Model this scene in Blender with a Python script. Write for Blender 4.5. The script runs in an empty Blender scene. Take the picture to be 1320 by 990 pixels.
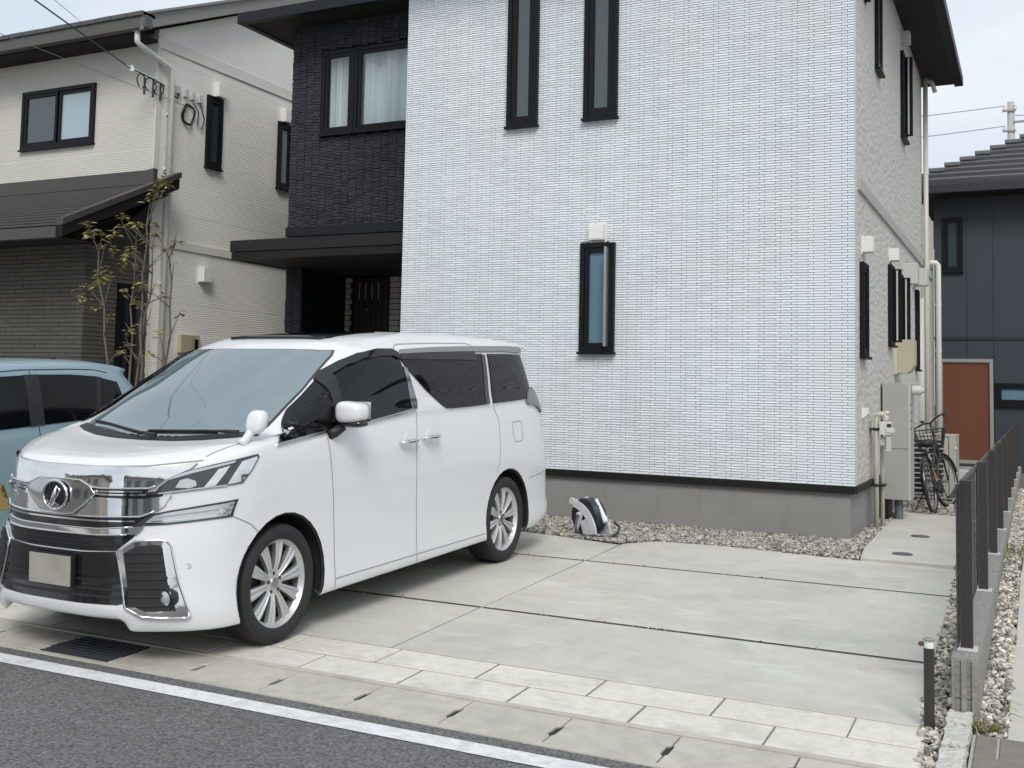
import bpy, bmesh, math, random
import numpy as np
from mathutils import Vector, Matrix
from mathutils.bvhtree import BVHTree

random.seed(11)
RNG = np.random.default_rng(7)
scene = bpy.context.scene
C = scene.collection
PI = math.pi

# ------------------------------------------------------------------ camera
cam_d = bpy.data.cameras.new('camera')
cam = bpy.data.objects.new('camera', cam_d)
C.objects.link(cam)
cam_d.sensor_width = 36.0
cam_d.lens = 1432.5 / 1320 * 36
cam_d.shift_x = (660 - 577.83) / 1320
cam_d.shift_y = (401.23 - 495) / 1320
cam_d.clip_start = 0.05
cam_d.clip_end = 2000
def cam_axes(yaw, pitch, roll):
    cy, sy, cp, sp = math.cos(yaw), math.sin(yaw), math.cos(pitch), math.sin(pitch)
    f = Vector((-sy*cp, cy*cp, sp)); r = Vector((cy, sy, 0)); u = r.cross(f)
    cr, sr = math.cos(roll), math.sin(roll)
    return cr*r + sr*u, -sr*r + cr*u, f
r_, u_, f_ = cam_axes(0.486574906, 0.0697726415, 0.0237861195)
mw = Matrix((( r_.x, u_.x, -f_.x, 0), (r_.y, u_.y, -f_.y, 0), (r_.z, u_.z, -f_.z, 1.55), (0, 0, 0, 1)))
cam.matrix_world = mw
scene.camera = cam

# ------------------------------------------------------------------ sky, sun, exposure
SUN_EL, SUN_AZ = math.radians(43), math.radians(152)      # azimuth clockwise from +Y: behind the camera, to its right
world = bpy.data.worlds.new('World')
scene.world = world
world.use_nodes = True
wn = world.node_tree; wn.nodes.clear()
def wnode(t, **k):
    n = wn.nodes.new(t)
    for a, b in k.items(): setattr(n, a, b)
    return n
sky = wnode('ShaderNodeTexSky', sky_type='NISHITA', sun_disc=False, sun_elevation=SUN_EL, sun_rotation=SUN_AZ, air_density=1.2, dust_density=3.0)
tc = wnode('ShaderNodeTexCoord')
mp = wnode('ShaderNodeMapping'); mp.inputs['Scale'].default_value = (1.0, 1.0, 2.6)
nz = wnode('ShaderNodeTexNoise'); nz.inputs['Scale'].default_value = 2.3; nz.inputs['Detail'].default_value = 6; nz.inputs['Roughness'].default_value = 0.55
cr = wnode('ShaderNodeValToRGB')
cr.color_ramp.elements[0].position = 0.34; cr.color_ramp.elements[0].color = (6.5, 7.4, 8.5, 1)
cr.color_ramp.elements[1].position = 0.66; cr.color_ramp.elements[1].color = (8.9, 9.4, 9.9, 1)
mx = wnode('ShaderNodeMix', data_type='RGBA'); mx.inputs[0].default_value = 0.86
bg = wnode('ShaderNodeBackground'); bg.inputs['Strength'].default_value = 0.079
wo = wnode('ShaderNodeOutputWorld')
L_ = wn.links.new
L_(tc.outputs['Generated'], mp.inputs['Vector']); L_(mp.outputs['Vector'], nz.inputs['Vector'])
L_(nz.outputs['Fac'], cr.inputs['Fac'])
L_(sky.outputs['Color'], mx.inputs[6]); L_(cr.outputs['Color'], mx.inputs[7])
L_(mx.outputs[2], bg.inputs['Color']); L_(bg.outputs['Background'], wo.inputs['Surface'])

sun_d = bpy.data.lights.new('sun', 'SUN')
sun_d.energy = 1.5; sun_d.angle = math.radians(22); sun_d.color = (1.0, 0.97, 0.92)
sun = bpy.data.objects.new('sun', sun_d); C.objects.link(sun)
sd = Vector((math.sin(SUN_AZ)*math.cos(SUN_EL), math.cos(SUN_AZ)*math.cos(SUN_EL), math.sin(SUN_EL)))
sun.rotation_euler = sd.to_track_quat('Z', 'Y').to_euler()
sun.location = (0, -20, 30)

scene.view_settings.view_transform = 'Standard'
scene.view_settings.look = 'None'
scene.view_settings.gamma = 1
scene.view_settings.exposure = 0.45
scene.cycles.max_bounces = 8

# ------------------------------------------------------------------ materials
MATS = {}
def M(name, col, rough=0.6, metal=0.0, var=0.0, vs=6.0, bump=0.0, bs=80.0, bdist=0.01, isl=0.0, coat=0.0, ior=1.5, stretch=None, patch=0.0, ps=1.2, patchcol=None, spec=0.5, isltint=None, marks=()):
    if name in MATS: return MATS[name]
    m = bpy.data.materials.new(name); m.use_nodes = True; MATS[name] = m
    nt = m.node_tree; P = nt.nodes['Principled BSDF']; lk = nt.links.new
    def nd(t, **k):
        n = nt.nodes.new(t)
        for a, b in k.items(): setattr(n, a, b)
        return n
    P.inputs['Roughness'].default_value = rough
    P.inputs['Metallic'].default_value = metal
    P.inputs['IOR'].default_value = ior
    P.inputs['Specular IOR Level'].default_value = spec
    P.inputs['Coat Weight'].default_value = coat
    P.inputs['Coat Roughness'].default_value = 0.03
    rgb = nd('ShaderNodeRGB'); rgb.outputs[0].default_value = (*col, 1)
    out = rgb.outputs[0]
    geo = nd('ShaderNodeNewGeometry')
    vec = geo.outputs['Position']
    if stretch:
        mp = nd('ShaderNodeMapping'); mp.inputs['Scale'].default_value = stretch
        lk(vec, mp.inputs['Vector']); vec = mp.outputs['Vector']
    def mul(o, fac_socket, lo, hi):
        mr = nd('ShaderNodeMapRange'); mr.inputs['To Min'].default_value = lo; mr.inputs['To Max'].default_value = hi
        mr.inputs['From Min'].default_value = 0.25; mr.inputs['From Max'].default_value = 0.75
        lk(fac_socket, mr.inputs['Value'])
        v = nd('ShaderNodeVectorMath', operation='SCALE')
        lk(o, v.inputs[0]); lk(mr.outputs[0], v.inputs['Scale'])
        return v.outputs[0]
    if var:
        n = nd('ShaderNodeTexNoise'); n.inputs['Scale'].default_value = vs; n.inputs['Detail'].default_value = 8; n.inputs['Roughness'].default_value = 0.65
        lk(vec, n.inputs['Vector']); out = mul(out, n.outputs['Fac'], 1-var, 1+var)
    if patch:
        n = nd('ShaderNodeTexNoise'); n.inputs['Scale'].default_value = ps; n.inputs['Detail'].default_value = 4
        lk(vec, n.inputs['Vector'])
        if patchcol:
            mr = nd('ShaderNodeMapRange'); mr.inputs['From Min'].default_value = 0.45; mr.inputs['From Max'].default_value = 0.7; mr.inputs['To Max'].default_value = patch
            lk(n.outputs['Fac'], mr.inputs['Value'])
            x = nd('ShaderNodeMix', data_type='RGBA'); lk(mr.outputs[0], x.inputs[0]); lk(out, x.inputs[6]); x.inputs[7].default_value = (*patchcol, 1)
            out = x.outputs[2]
        else: out = mul(out, n.outputs['Fac'], 1-patch, 1+patch)
    for mcol, amt, sc_, lo, hi, rot in marks:      # stains, tyre scuffs and bleached patches with a shape of their own
        mpk = nd('ShaderNodeMapping'); mpk.inputs['Rotation'].default_value = (0, 0, rot[0]); mpk.inputs['Scale'].default_value = rot[1]
        lk(geo.outputs['Position'], mpk.inputs['Vector'])
        n = nd('ShaderNodeTexNoise'); n.inputs['Scale'].default_value = sc_; n.inputs['Detail'].default_value = 7; n.inputs['Roughness'].default_value = 0.62; n.inputs['Distortion'].default_value = 0.6
        lk(mpk.outputs[0], n.inputs['Vector'])
        mr = nd('ShaderNodeMapRange'); mr.inputs['From Min'].default_value = lo; mr.inputs['From Max'].default_value = hi; mr.inputs['To Max'].default_value = amt
        lk(n.outputs['Fac'], mr.inputs['Value'])
        x = nd('ShaderNodeMix', data_type='RGBA'); lk(mr.outputs[0], x.inputs[0]); lk(out, x.inputs[6]); x.inputs[7].default_value = (*mcol, 1); out = x.outputs[2]
    if isl:
        mr = nd('ShaderNodeMapRange'); mr.inputs['To Min'].default_value = 1-isl; mr.inputs['To Max'].default_value = 1+isl
        lk(geo.outputs['Random Per Island'], mr.inputs['Value'])
        if isltint:
            x = nd('ShaderNodeMix', data_type='RGBA'); x.inputs[7].default_value = (*isltint, 1)
            w = nd('ShaderNodeMath', operation='MULTIPLY'); w.inputs[1].default_value = 7.31
            fr = nd('ShaderNodeMath', operation='FRACT'); lk(geo.outputs['Random Per Island'], w.inputs[0]); lk(w.outputs[0], fr.inputs[0])
            lk(fr.outputs[0], x.inputs[0]); lk(out, x.inputs[6]); out = x.outputs[2]
        v = nd('ShaderNodeVectorMath', operation='SCALE'); lk(out, v.inputs[0]); lk(mr.outputs[0], v.inputs['Scale']); out = v.outputs[0]
    lk(out, P.inputs['Base Color'])
    if bump:
        n = nd('ShaderNodeTexNoise'); n.inputs['Scale'].default_value = bs; n.inputs['Detail'].default_value = 4
        lk(vec, n.inputs['Vector'])
        b = nd('ShaderNodeBump'); b.inputs['Strength'].default_value = bump; b.inputs['Distance'].default_value = bdist
        lk(n.outputs['Fac'], b.inputs['Height']); lk(b.outputs['Normal'], P.inputs['Normal'])
    return m

def rib_mat(name, col, pitch, axis='Z', rough=0.75, depth=0.0035, board=0.455, var=0.05, wav=0.35):
    """fibre-cement siding pressed with fine horizontal ribs and a lap line at each board"""
    m = M(name, col, rough, var=var, vs=1.3)
    nt = m.node_tree; P = nt.nodes['Principled BSDF']; lk = nt.links.new
    g = nt.nodes.new('ShaderNodeNewGeometry'); sp = nt.nodes.new('ShaderNodeSeparateXYZ'); lk(g.outputs['Position'], sp.inputs[0])
    def math_(op, a, b=None, c=None):
        n = nt.nodes.new('ShaderNodeMath'); n.operation = op
        for i, v in enumerate((a, b, c)):
            if v is None: continue
            if isinstance(v, (int, float)): n.inputs[i].default_value = v
            else: lk(v, n.inputs[i])
        return n.outputs[0]
    nz = nt.nodes.new('ShaderNodeTexNoise'); nz.inputs['Scale'].default_value = 9; nz.inputs['Detail'].default_value = 3
    lk(g.outputs['Position'], nz.inputs['Vector'])
    zz = math_('ADD', sp.outputs['Z'], math_('MULTIPLY', nz.outputs['Fac'], pitch*wav))
    rib = math_('ABSOLUTE', math_('SINE', math_('MULTIPLY', zz, PI/pitch)))
    lap = math_('GREATER_THAN', math_('FRACT', math_('MULTIPLY', sp.outputs['Z'], 1/board)), 0.03)
    xy = math_('ADD', sp.outputs['X'], sp.outputs['Y'])
    vj = math_('GREATER_THAN', math_('FRACT', math_('MULTIPLY', xy, 1/0.91)), 0.012)
    hgt = math_('MULTIPLY', math_('MULTIPLY', rib, lap), vj)
    b = nt.nodes.new('ShaderNodeBump'); b.inputs['Distance'].default_value = depth; b.inputs['Strength'].default_value = 1
    lk(hgt, b.inputs['Height']); lk(b.outputs['Normal'], P.inputs['Normal'])
    return m

def hammered_mat(name, col):
    """siding pressed with a carved, wavy relief"""
    m = M(name, col, 0.75, var=0.05, vs=1.0)
    nt = m.node_tree; P = nt.nodes['Principled BSDF']; lk = nt.links.new
    g = nt.nodes.new('ShaderNodeNewGeometry'); mp = nt.nodes.new('ShaderNodeMapping')
    mp.inputs['Scale'].default_value = (7.5, 7.5, 19)
    nz = nt.nodes.new('ShaderNodeTexNoise'); nz.inputs['Scale'].default_value = 2.2; nz.inputs['Detail'].default_value = 1
    ad = nt.nodes.new('ShaderNodeVectorMath'); ad.operation = 'MULTIPLY_ADD'; ad.inputs[1].default_value = (0.25, 0.25, 0.12)
    lk(g.outputs['Position'], nz.inputs['Vector']); lk(nz.outputs['Color'], ad.inputs[0]); lk(g.outputs['Position'], ad.inputs[2])
    lk(ad.outputs[0], mp.inputs['Vector'])
    v = nt.nodes.new('ShaderNodeTexVoronoi'); v.feature = 'SMOOTH_F1'; v.inputs['Scale'].default_value = 1.0
    lk(mp.outputs['Vector'], v.inputs['Vector'])
    b = nt.nodes.new('ShaderNodeBump'); b.inputs['Distance'].default_value = 0.016; b.inputs['Strength'].default_value = 1; b.invert = True
    lk(v.outputs['Distance'], b.inputs['Height']); lk(b.outputs['Normal'], P.inputs['Normal'])
    return m

def sheer_glass(name, tint=(0.88, 0.91, 0.92)):
    m = bpy.data.materials.new(name); m.use_nodes = True
    nt = m.node_tree; nt.nodes.clear(); lk = nt.links.new
    tr = nt.nodes.new('ShaderNodeBsdfTransparent'); tr.inputs[0].default_value = (*tint, 1)
    gl = nt.nodes.new('ShaderNodeBsdfGlossy'); gl.inputs['Roughness'].default_value = 0.01
    lw = nt.nodes.new('ShaderNodeLayerWeight'); lw.inputs[0].default_value = 0.5
    pw = nt.nodes.new('ShaderNodeMath'); pw.operation = 'POWER'; pw.inputs[1].default_value = 3.0; lk(lw.outputs['Facing'], pw.inputs[0])
    fr = nt.nodes.new('ShaderNodeMath'); fr.operation = 'MULTIPLY_ADD'; fr.inputs[1].default_value = 0.8; fr.inputs[2].default_value = 0.06; lk(pw.outputs[0], fr.inputs[0])
    mx = nt.nodes.new('ShaderNodeMixShader'); o = nt.nodes.new('ShaderNodeOutputMaterial')
    lk(fr.outputs[0], mx.inputs[0]); lk(tr.outputs[0], mx.inputs[1]); lk(gl.outputs[0], mx.inputs[2]); lk(mx.outputs[0], o.inputs[0])
    return m

asphalt = M('asphalt', (0.135, 0.133, 0.132), 0.85, var=1.1, vs=70, bump=0.9, bs=80, bdist=0.012, patch=0.10, ps=0.9, marks=(((0.075, 0.074, 0.072), 0.5, 0.7, 0.55, 0.72, (0.0, (0.3, 2.0, 1))),))
linepaint = M('road line paint', (0.70, 0.71, 0.72), 0.7, var=0.14, vs=40, bump=0.4, bs=90, patch=0.55, ps=16, patchcol=(0.45, 0.45, 0.45))
concrete = M('driveway concrete', (0.52, 0.505, 0.45), 0.8, var=0.07, vs=7, bump=0.2, bs=60, patch=0.08, ps=0.8, marks=(((0.34, 0.335, 0.30), 0.55, 1.1, 0.52, 0.72, (0.5, (1, 1, 1))), ((0.64, 0.63, 0.58), 0.7, 2.4, 0.55, 0.72, (0.2, (0.7, 1.8, 1))), ((0.40, 0.375, 0.31), 0.5, 3.2, 0.58, 0.70, (1.0, (1, 1, 1))), ((0.66, 0.65, 0.61), 0.6, 5.0, 0.60, 0.72, (-0.5, (0.35, 3.0, 1)))))
pathconc = M('path concrete', (0.53, 0.515, 0.46), 0.8, var=0.10, vs=4, bump=0.15, bs=60, patch=0.08, ps=1.5)
curbconc = M('gutter concrete', (0.475, 0.45, 0.385), 0.85, var=0.14, vs=9, bump=0.4, bs=150, patch=0.10, ps=2.0, marks=(((0.30, 0.285, 0.24), 0.55, 2.6, 0.54, 0.70, (0.4, (1, 1, 1))),))
paverst = M('paver stone', (0.64, 0.61, 0.54), 0.75, var=0.14, vs=16, bump=0.3, bs=40, patch=0.08, ps=2.2, marks=(((0.44, 0.415, 0.35), 0.6, 3.5, 0.53, 0.68, (0.9, (1, 1, 1))),))
mortar = M('mortar', (0.21, 0.20, 0.18), 0.9, var=0.2, vs=20)
earth = M('earth', (0.16, 0.15, 0.13), 0.95, var=0.35, vs=40, bump=0.6, bs=90)
gravelA = M('gravel stones', (0.36, 0.325, 0.265), 0.85, isl=0.75, isltint=(0.30, 0.28, 0.26), var=0.2, vs=70)
gravelB = M('pale gravel stones', (0.55, 0.50, 0.40), 0.8, isl=0.75, isltint=(0.30, 0.29, 0.28), var=0.2, vs=70)
blockm = M('split concrete block', (0.25, 0.245, 0.225), 0.9, var=0.35, vs=45, bump=0.6, bs=70, isl=0.06)
edgest = M('pale edging stone', (0.52, 0.51, 0.46), 0.85, var=0.2, vs=14, bump=0.8, bs=38, bdist=0.02)
browntile = M('brown paving tile', (0.20, 0.18, 0.155), 0.8, var=0.15, vs=12, bump=0.2, bs=90)
found = M('foundation render', (0.245, 0.24, 0.228), 0.85, var=0.06, vs=3, bump=0.15, bs=200, patch=0.06, ps=0.8, marks=(((0.17, 0.165, 0.15), 0.4, 3.0, 0.56, 0.72, (0.0, (2.5, 2.5, 0.4))),))
brickw = M('white glazed brick siding', (0.655, 0.690, 0.730), 0.5, isl=0.07, var=0.05, vs=1.2, patch=0.35, ps=0.8, patchcol=(0.685, 0.675, 0.655))
brickjoint = M('siding joint grey', (0.43, 0.448, 0.475), 0.85)
hammer = hammered_mat('wavy siding', (0.52, 0.505, 0.465))
beltm = M('belt course grey', (0.40, 0.39, 0.36), 0.7, var=0.04, vs=4)
darkblk = M('charcoal stone siding', (0.030, 0.033, 0.041), 0.62, isl=0.22, bump=0.9, bs=32, bdist=0.02, spec=0.3)
darkbase = M('charcoal siding joint', (0.008, 0.0085, 0.011), 0.8, spec=0.2)
darktrim = M('dark brown metal trim', (0.012, 0.0105, 0.010), 0.5, spec=0.25)
navytrim = M('charcoal metal trim', (0.012, 0.014, 0.019), 0.5, spec=0.25)
fascia = M('fascia brown black', (0.017, 0.0155, 0.0145), 0.5, var=0.06, vs=5, spec=0.25)
soffit = M('soffit board', (0.022, 0.020, 0.0185), 0.7, spec=0.2)
blackfr = M('black window frame', (0.006, 0.0062, 0.008), 0.45, spec=0.22)
glassd = M('dark window glass', (0.030, 0.045, 0.052), 0.02, ior=1.9)
glassb = M('frosted window glass', (0.11, 0.20, 0.26), 0.12, ior=1.7)
sheer = sheer_glass('clear window glass')
curtain = M('lace curtain', (0.80, 0.83, 0.84), 0.9)
glassg = M('grey curtained glass', (0.21, 0.245, 0.26), 0.12, ior=1.6)
glasss = M('painted sky glass', (0.34, 0.44, 0.49), 0.08, ior=1.7)  # pale blue base colour stands in for a bright sky reflection
roomdark = M('dark room', (0.05, 0.055, 0.06), 0.9)
ventw = M('white vent hood', (0.72, 0.72, 0.70), 0.5)
ventg = M('grey vent hood', (0.50, 0.50, 0.48), 0.5)
pipec = M('cream pipe', (0.55, 0.52, 0.45), 0.5, var=0.06, vs=8)
pipewh = M('pale downpipe', (0.62, 0.61, 0.57), 0.5)
doorm = M('entrance door brown', (0.034, 0.027, 0.022), 0.4, spec=0.3)
pillarbr = M('entrance stone', (0.36, 0.35, 0.32), 0.8, isl=0.12, var=0.1, vs=14)
steel = M('stainless', (0.55, 0.55, 0.53), 0.3, metal=1.0)

# ------------------------------------------------------------------ object helpers
def tag(o, label=None, cat=None, group=None, kind=None):
    if label: o['label'] = label
    if cat: o['category'] = cat
    if group: o['group'] = group
    if kind: o['kind'] = kind
    return o
def thing(name, label, cat, loc=(0, 0, 0), group=None):
    o = bpy.data.objects.new(name, None); C.objects.link(o); o.location = loc
    o.empty_display_size = 0.2
    return tag(o, label, cat, group)
def link(name, me, m, parent=None, local=False, smooth=False, kind=None):
    """link mesh data as one object; world-space coordinates unless local"""
    if m is not None:
        me.materials.clear()
        for x in (m if isinstance(m, (list, tuple)) else [m]): me.materials.append(x)
    if smooth:
        me.polygons.foreach_set('use_smooth', [True]*len(me.polygons)); 
    o = bpy.data.objects.new(name, me); C.objects.link(o)
    if parent is not None:
        o.parent = parent
        if not local:
            p, off = parent, Vector((0, 0, 0))
            if p.type == 'EMPTY': o.matrix_parent_inverse = Matrix.Translation(-p.location)
    if kind: o['kind'] = kind
    return o
class MB:
    def __init__(s): s.v = []; s.f = []
    def add(s, v, f):
        n = len(s.v); s.v += [tuple(x) for x in v]; s.f += [tuple(i+n for i in q) for q in f]; return s
    def box(s, x0, x1, y0, y1, z0, z1, bev=0.0):
        x0, x1 = min(x0, x1), max(x0, x1); y0, y1 = min(y0, y1), max(y0, y1); z0, z1 = min(z0, z1), max(z0, z1)
        if bev <= 0:
            return s.add([(x0,y0,z0),(x1,y0,z0),(x1,y1,z0),(x0,y1,z0),(x0,y0,z1),(x1,y0,z1),(x1,y1,z1),(x0,y1,z1)],
                  [(3,2,1,0),(4,5,6,7),(0,1,5,4),(1,2,6,5),(2,3,7,6),(3,0,4,7)])
        bm = bmesh.new(); bmesh.ops.create_cube(bm, size=1, matrix=Matrix.Translation(((x0+x1)/2,(y0+y1)/2,(z0+z1)/2)) @ Matrix.Diagonal((x1-x0,y1-y0,z1-z0,1)))
        bmesh.ops.bevel(bm, geom=bm.edges[:], offset=bev, segments=2, affect='EDGES', profile=0.7)
        s.bm(bm); return s
    def bm(s, bm, mat=None):
        bm.verts.index_update()
        s.add([(mat @ v.co if mat else v.co) for v in bm.verts], [[v.index for v in f.verts] for f in bm.faces]); bm.free(); return s
    def prism(s, pts, axis, a0, a1):
        """extrude a 2-D polygon along an axis: axis 'y' takes (x,z), 'x' takes (y,z), 'z' takes (x,y)"""
        def mk(p, a): return {'y': (p[0], a, p[1]), 'x': (a, p[0], p[1]), 'z': (p[0], p[1], a)}[axis]
        n = len(pts); v = [mk(p, a0) for p in pts] + [mk(p, a1) for p in pts]
        f = [tuple(range(n)), tuple(range(2*n-1, n-1, -1))] + [(i, i+n, (i+1) % n + n, (i+1) % n) for i in range(n)]
        bm = bmesh.new(); vs = [bm.verts.new(x) for x in v]
        for q in f: bm.faces.new([vs[i] for i in q])
        bmesh.ops.recalc_face_normals(bm, faces=bm.faces[:])
        return s.bm(bm)
    def tube(s, pts, r, n=8, closed=False, cap=True):
        pts = [Vector(p) for p in pts]; m = len(pts); rings = []
        rr = r if isinstance(r, (list, tuple)) else [r]*m
        prev = None
        for i, p in enumerate(pts):
            a = pts[(i-1) % m] if (i > 0 or closed) else p
            b = pts[(i+1) % m] if (i < m-1 or closed) else p
            t = (b-a).normalized()
            if prev is None:
                prev = t.cross(Vector((0.3, 0.2, 1)) if abs(t.z) < 0.9 else Vector((1, 0.1, 0))).normalized()
            prev = (prev - t*prev.dot(t)).normalized(); q = t.cross(prev)
            rings.append([p + rr[i]*(math.cos(2*PI*k/n)*prev + math.sin(2*PI*k/n)*q) for k in range(n)])
        v = [x for R in rings for x in R]; f = []
        for i in range(m if closed else m-1):
            j = (i+1) % m
            for k in range(n): f.append((i*n+k, i*n+(k+1) % n, j*n+(k+1) % n, j*n+k))
        if cap and not closed: f += [tuple(range(n-1, -1, -1)), tuple(range((m-1)*n, m*n))]
        return s.add(v, f)
    def lathe(s, prof, n=24, origin=(0, 0, 0), axis='z', closed=False):
        """profile of (radius, height) spun about an axis"""
        v = []; f = []; o = Vector(origin); m = len(prof)
        for r, h in prof:
            for k in range(n):
                a = 2*PI*k/n; c, d = r*math.cos(a), r*math.sin(a)
                v.append(o + Vector({'z': (c, d, h), 'x': (h, c, d), 'y': (d, h, c)}[axis]))
        for i in range(m if closed else m-1):
            j = (i+1) % m
            for k in range(n): f.append((i*n+k, i*n+(k+1) % n, j*n+(k+1) % n, j*n+k))
        return s.add(v, f)
    def mesh(s, name):
        me = bpy.data.meshes.new(name); me.from_pydata(s.v, [], s.f); me.update(); return me
    def build(s, name, m, parent=None, local=False, smooth=False, kind=None):
        return link(name, s.mesh(name), m, parent, local, smooth, kind)
def auto_smooth(o, ang=40):
    o.data.polygons.foreach_set('use_smooth', [True]*len(o.data.polygons))
    o.data.set_sharp_from_angle(angle=math.radians(ang)); return o
def copy_tree(o, parent=None):
    c = o.copy(); C.objects.link(c)
    if parent is not None: c.parent = parent
    for ch in o.children: copy_tree(ch, c)
    return c
def box_field(name, boxes, m, parent, kind='stuff', jit=0.0):
    """many small blocks in one mesh"""
    b = np.array(boxes, float); n = len(b)
    idx = np.array([[0,2,4],[1,2,4],[1,3,4],[0,3,4],[0,2,5],[1,2,5],[1,3,5],[0,3,5]])
    v = b[:, idx]                                           # n,8,3
    if jit: v = v + RNG.uniform(-jit, jit, v.shape)
    f = np.array([(3,2,1,0),(4,5,6,7),(0,1,5,4),(1,2,6,5),(2,3,7,6),(3,0,4,7)])
    F = (f[None] + (np.arange(n)*8)[:, None, None]).reshape(-1, 4)
    me = bpy.data.meshes.new(name); me.from_pydata(v.reshape(-1, 3).tolist(), [], F.tolist())
    return link(name, me, m, parent, kind=kind)
def superell(c, r, e=0.5, n=20, m=14, taper=None):
    v = []; f = []
    sg = lambda x, p: math.copysign(abs(x)**p, x)
    for i in range(m+1):
        t = -PI/2+PI*i/m
        for k in range(n):
            a = 2*PI*k/n; p = [sg(math.cos(t), e)*sg(math.cos(a), e), sg(math.cos(t), e)*sg(math.sin(a), e), sg(math.sin(t), e)]
            if taper: p = taper(p)
            v.append(Vector((c[0]+r[0]*p[0], c[1]+r[1]*p[1], c[2]+r[2]*p[2])))
    for i in range(m):
        for k in range(n): f.append((i*n+k, i*n+(k+1) % n, (i+1)*n+(k+1) % n, (i+1)*n+k))
    return MB().add(v, f)

def gz(y): return 0.037*(y-5.56)

# ------------------------------------------------------------------ ground, road, pavement
mb = MB()
ys = [(-200, -0.10), (4.72, -0.10), (4.73, -0.11), (10.15, 0.10), (11, 0.13), (400, 0.13)]
for (a, za), (b, zb) in zip(ys[:-1], ys[1:]): mb.add([(-300, a, za), (300, a, za), (300, b, zb), (-300, b, zb)], [(0, 1, 2, 3)])
mb.build('ground', earth, kind='structure')
mb = MB().add([(-120, -2.2, -0.034), (120, -2.2, -0.034), (120, 4.72, -0.034), (-120, 4.72, -0.034)], [(0, 1, 2, 3)])
road = mb.build('road', asphalt, kind='structure')
MB().add([(-60, 4.452, -0.030), (60, 4.452, -0.030), (60, 4.596, -0.030), (-60, 4.596, -0.030)], [(0, 1, 2, 3)]).build('edge_line', linepaint, road)

def slab_mesh(name, poly, thick=0.10, bev=0.006, z0=None, zf=gz):
    """a cast slab from a plan polygon (anticlockwise) lying on the sloping yard, arrises eased"""
    n = len(poly); P = [Vector((x, y, 0)) for x, y in poly]; ins = []
    for i in range(n):
        a, b, c = P[i-1], P[i], P[(i+1) % n]
        d1, d2 = (b-a).normalized(), (c-b).normalized()
        n1, n2 = Vector((-d1.y, d1.x, 0)), Vector((-d2.y, d2.x, 0))
        ins.append(b + (n1+n2) * bev / max(0.3, 1+n1.dot(n2)))
    off = z0 or 0.0
    v = [(p.x, p.y, zf(p.y)+off) for p in ins] + [(p.x, p.y, zf(p.y)+off-bev) for p in P] + [(p.x, p.y, zf(p.y)+off-thick) for p in P]
    f = [tuple(range(n))]
    for k in (0, n):
        f += [(k+i, k+n+i, k+n+(i+1) % n, k+(i+1) % n) for i in range(n)]
    me = bpy.data.meshes.new(name); me.from_pydata(v, [], f); return me
def rect(x0, x1, y0, y1): return [(x0, y0), (x1, y0), (x1, y1), (x0, y1)]

# driveway of cast slabs
bed = MB().add([(-16, 4.70, gz(4.7)-0.05), (0.0, 4.70, gz(4.7)-0.05), (0.0, 10.1, gz(10.1)-0.05), (-16, 10.1, gz(10.1)-0.05)], [(0, 1, 2, 3)])
bed.add([(-16, 10.1, gz(10.1)-0.05), (0.0, 10.1, gz(10.1)-0.05), (0.0, 26, 0.145), (-16, 26, 0.145)], [(0, 1, 2, 3)])
bed.build('gravel_bed', earth, kind='structure')
drive = link('driveway', slab_mesh('driveway', rect(-16, -9.42, 5.82, 10.6)), concrete, kind='structure')
for poly in (rect(-9.40, -6.42, 5.822, 7.0), rect(-6.41, -3.414, 5.822, 7.0), [(-3.402, 5.822), (-0.497, 5.822), (-0.535, 7.0), (-3.40, 7.0)],
             rect(-9.40, -6.42, 7.055, 8.985), rect(-6.41, -3.403, 7.055, 8.985), [(-3.395, 7.055), (-0.536, 7.055), (-0.565, 8.985), (-3.387, 8.985)],
             [(-9.40, 9.04), (-6.42, 9.04), (-6.42, 10.5), (-9.40, 12.4)], [(-6.41, 9.04), (-3.397, 9.04), (-3.41, 9.90), (-4.25, 10.12), (-5.1, 10.24), (-6.41, 10.4)],
             [(-3.389, 9.04), (-0.566, 9.04), (-0.59, 10.15), (-1.37, 10.18), (-2.0, 10.27), (-2.57, 10.31), (-2.95, 10.30), (-3.16, 10.26), (-3.385, 9.97)]):
    link('slab', slab_mesh('slab', poly), concrete, drive)
joint = M('joint dirt', (0.050, 0.045, 0.038), 0.95, var=0.4, vs=60, bump=0.8, bs=90)
jm = MB()
for x0_, x1_, ya, yb in ((-9.4, -0.53, 6.994, 7.061), (-9.4, -0.56, 8.979, 9.046)):
    n_ = 120
    for i in range(n_):
        a, b = x0_+(x1_-x0_)*i/n_, x0_+(x1_-x0_)*(i+1)/n_; d = -0.0045
        jm.add([(a, ya, gz(ya)+d), (b, ya, gz(ya)+d), (b, yb, gz(yb)+d), (a, yb, gz(yb)+d)], [(0, 1, 2, 3)])
jm.build('joint_fill', joint, drive)
sj = MB()
for x_ in (-3.4005, -6.415): sj.add([(x_-0.016, 5.82, gz(5.82)-0.004), (x_+0.016, 5.82, gz(5.82)-0.004), (x_+0.016, 10.2, gz(10.2)-0.004), (x_-0.016, 10.2, gz(10.2)-0.004)], [(0, 1, 2, 3)])
sj.build('control_joint', M('control joint grey', (0.24, 0.235, 0.22), 0.9), drive)
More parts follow.
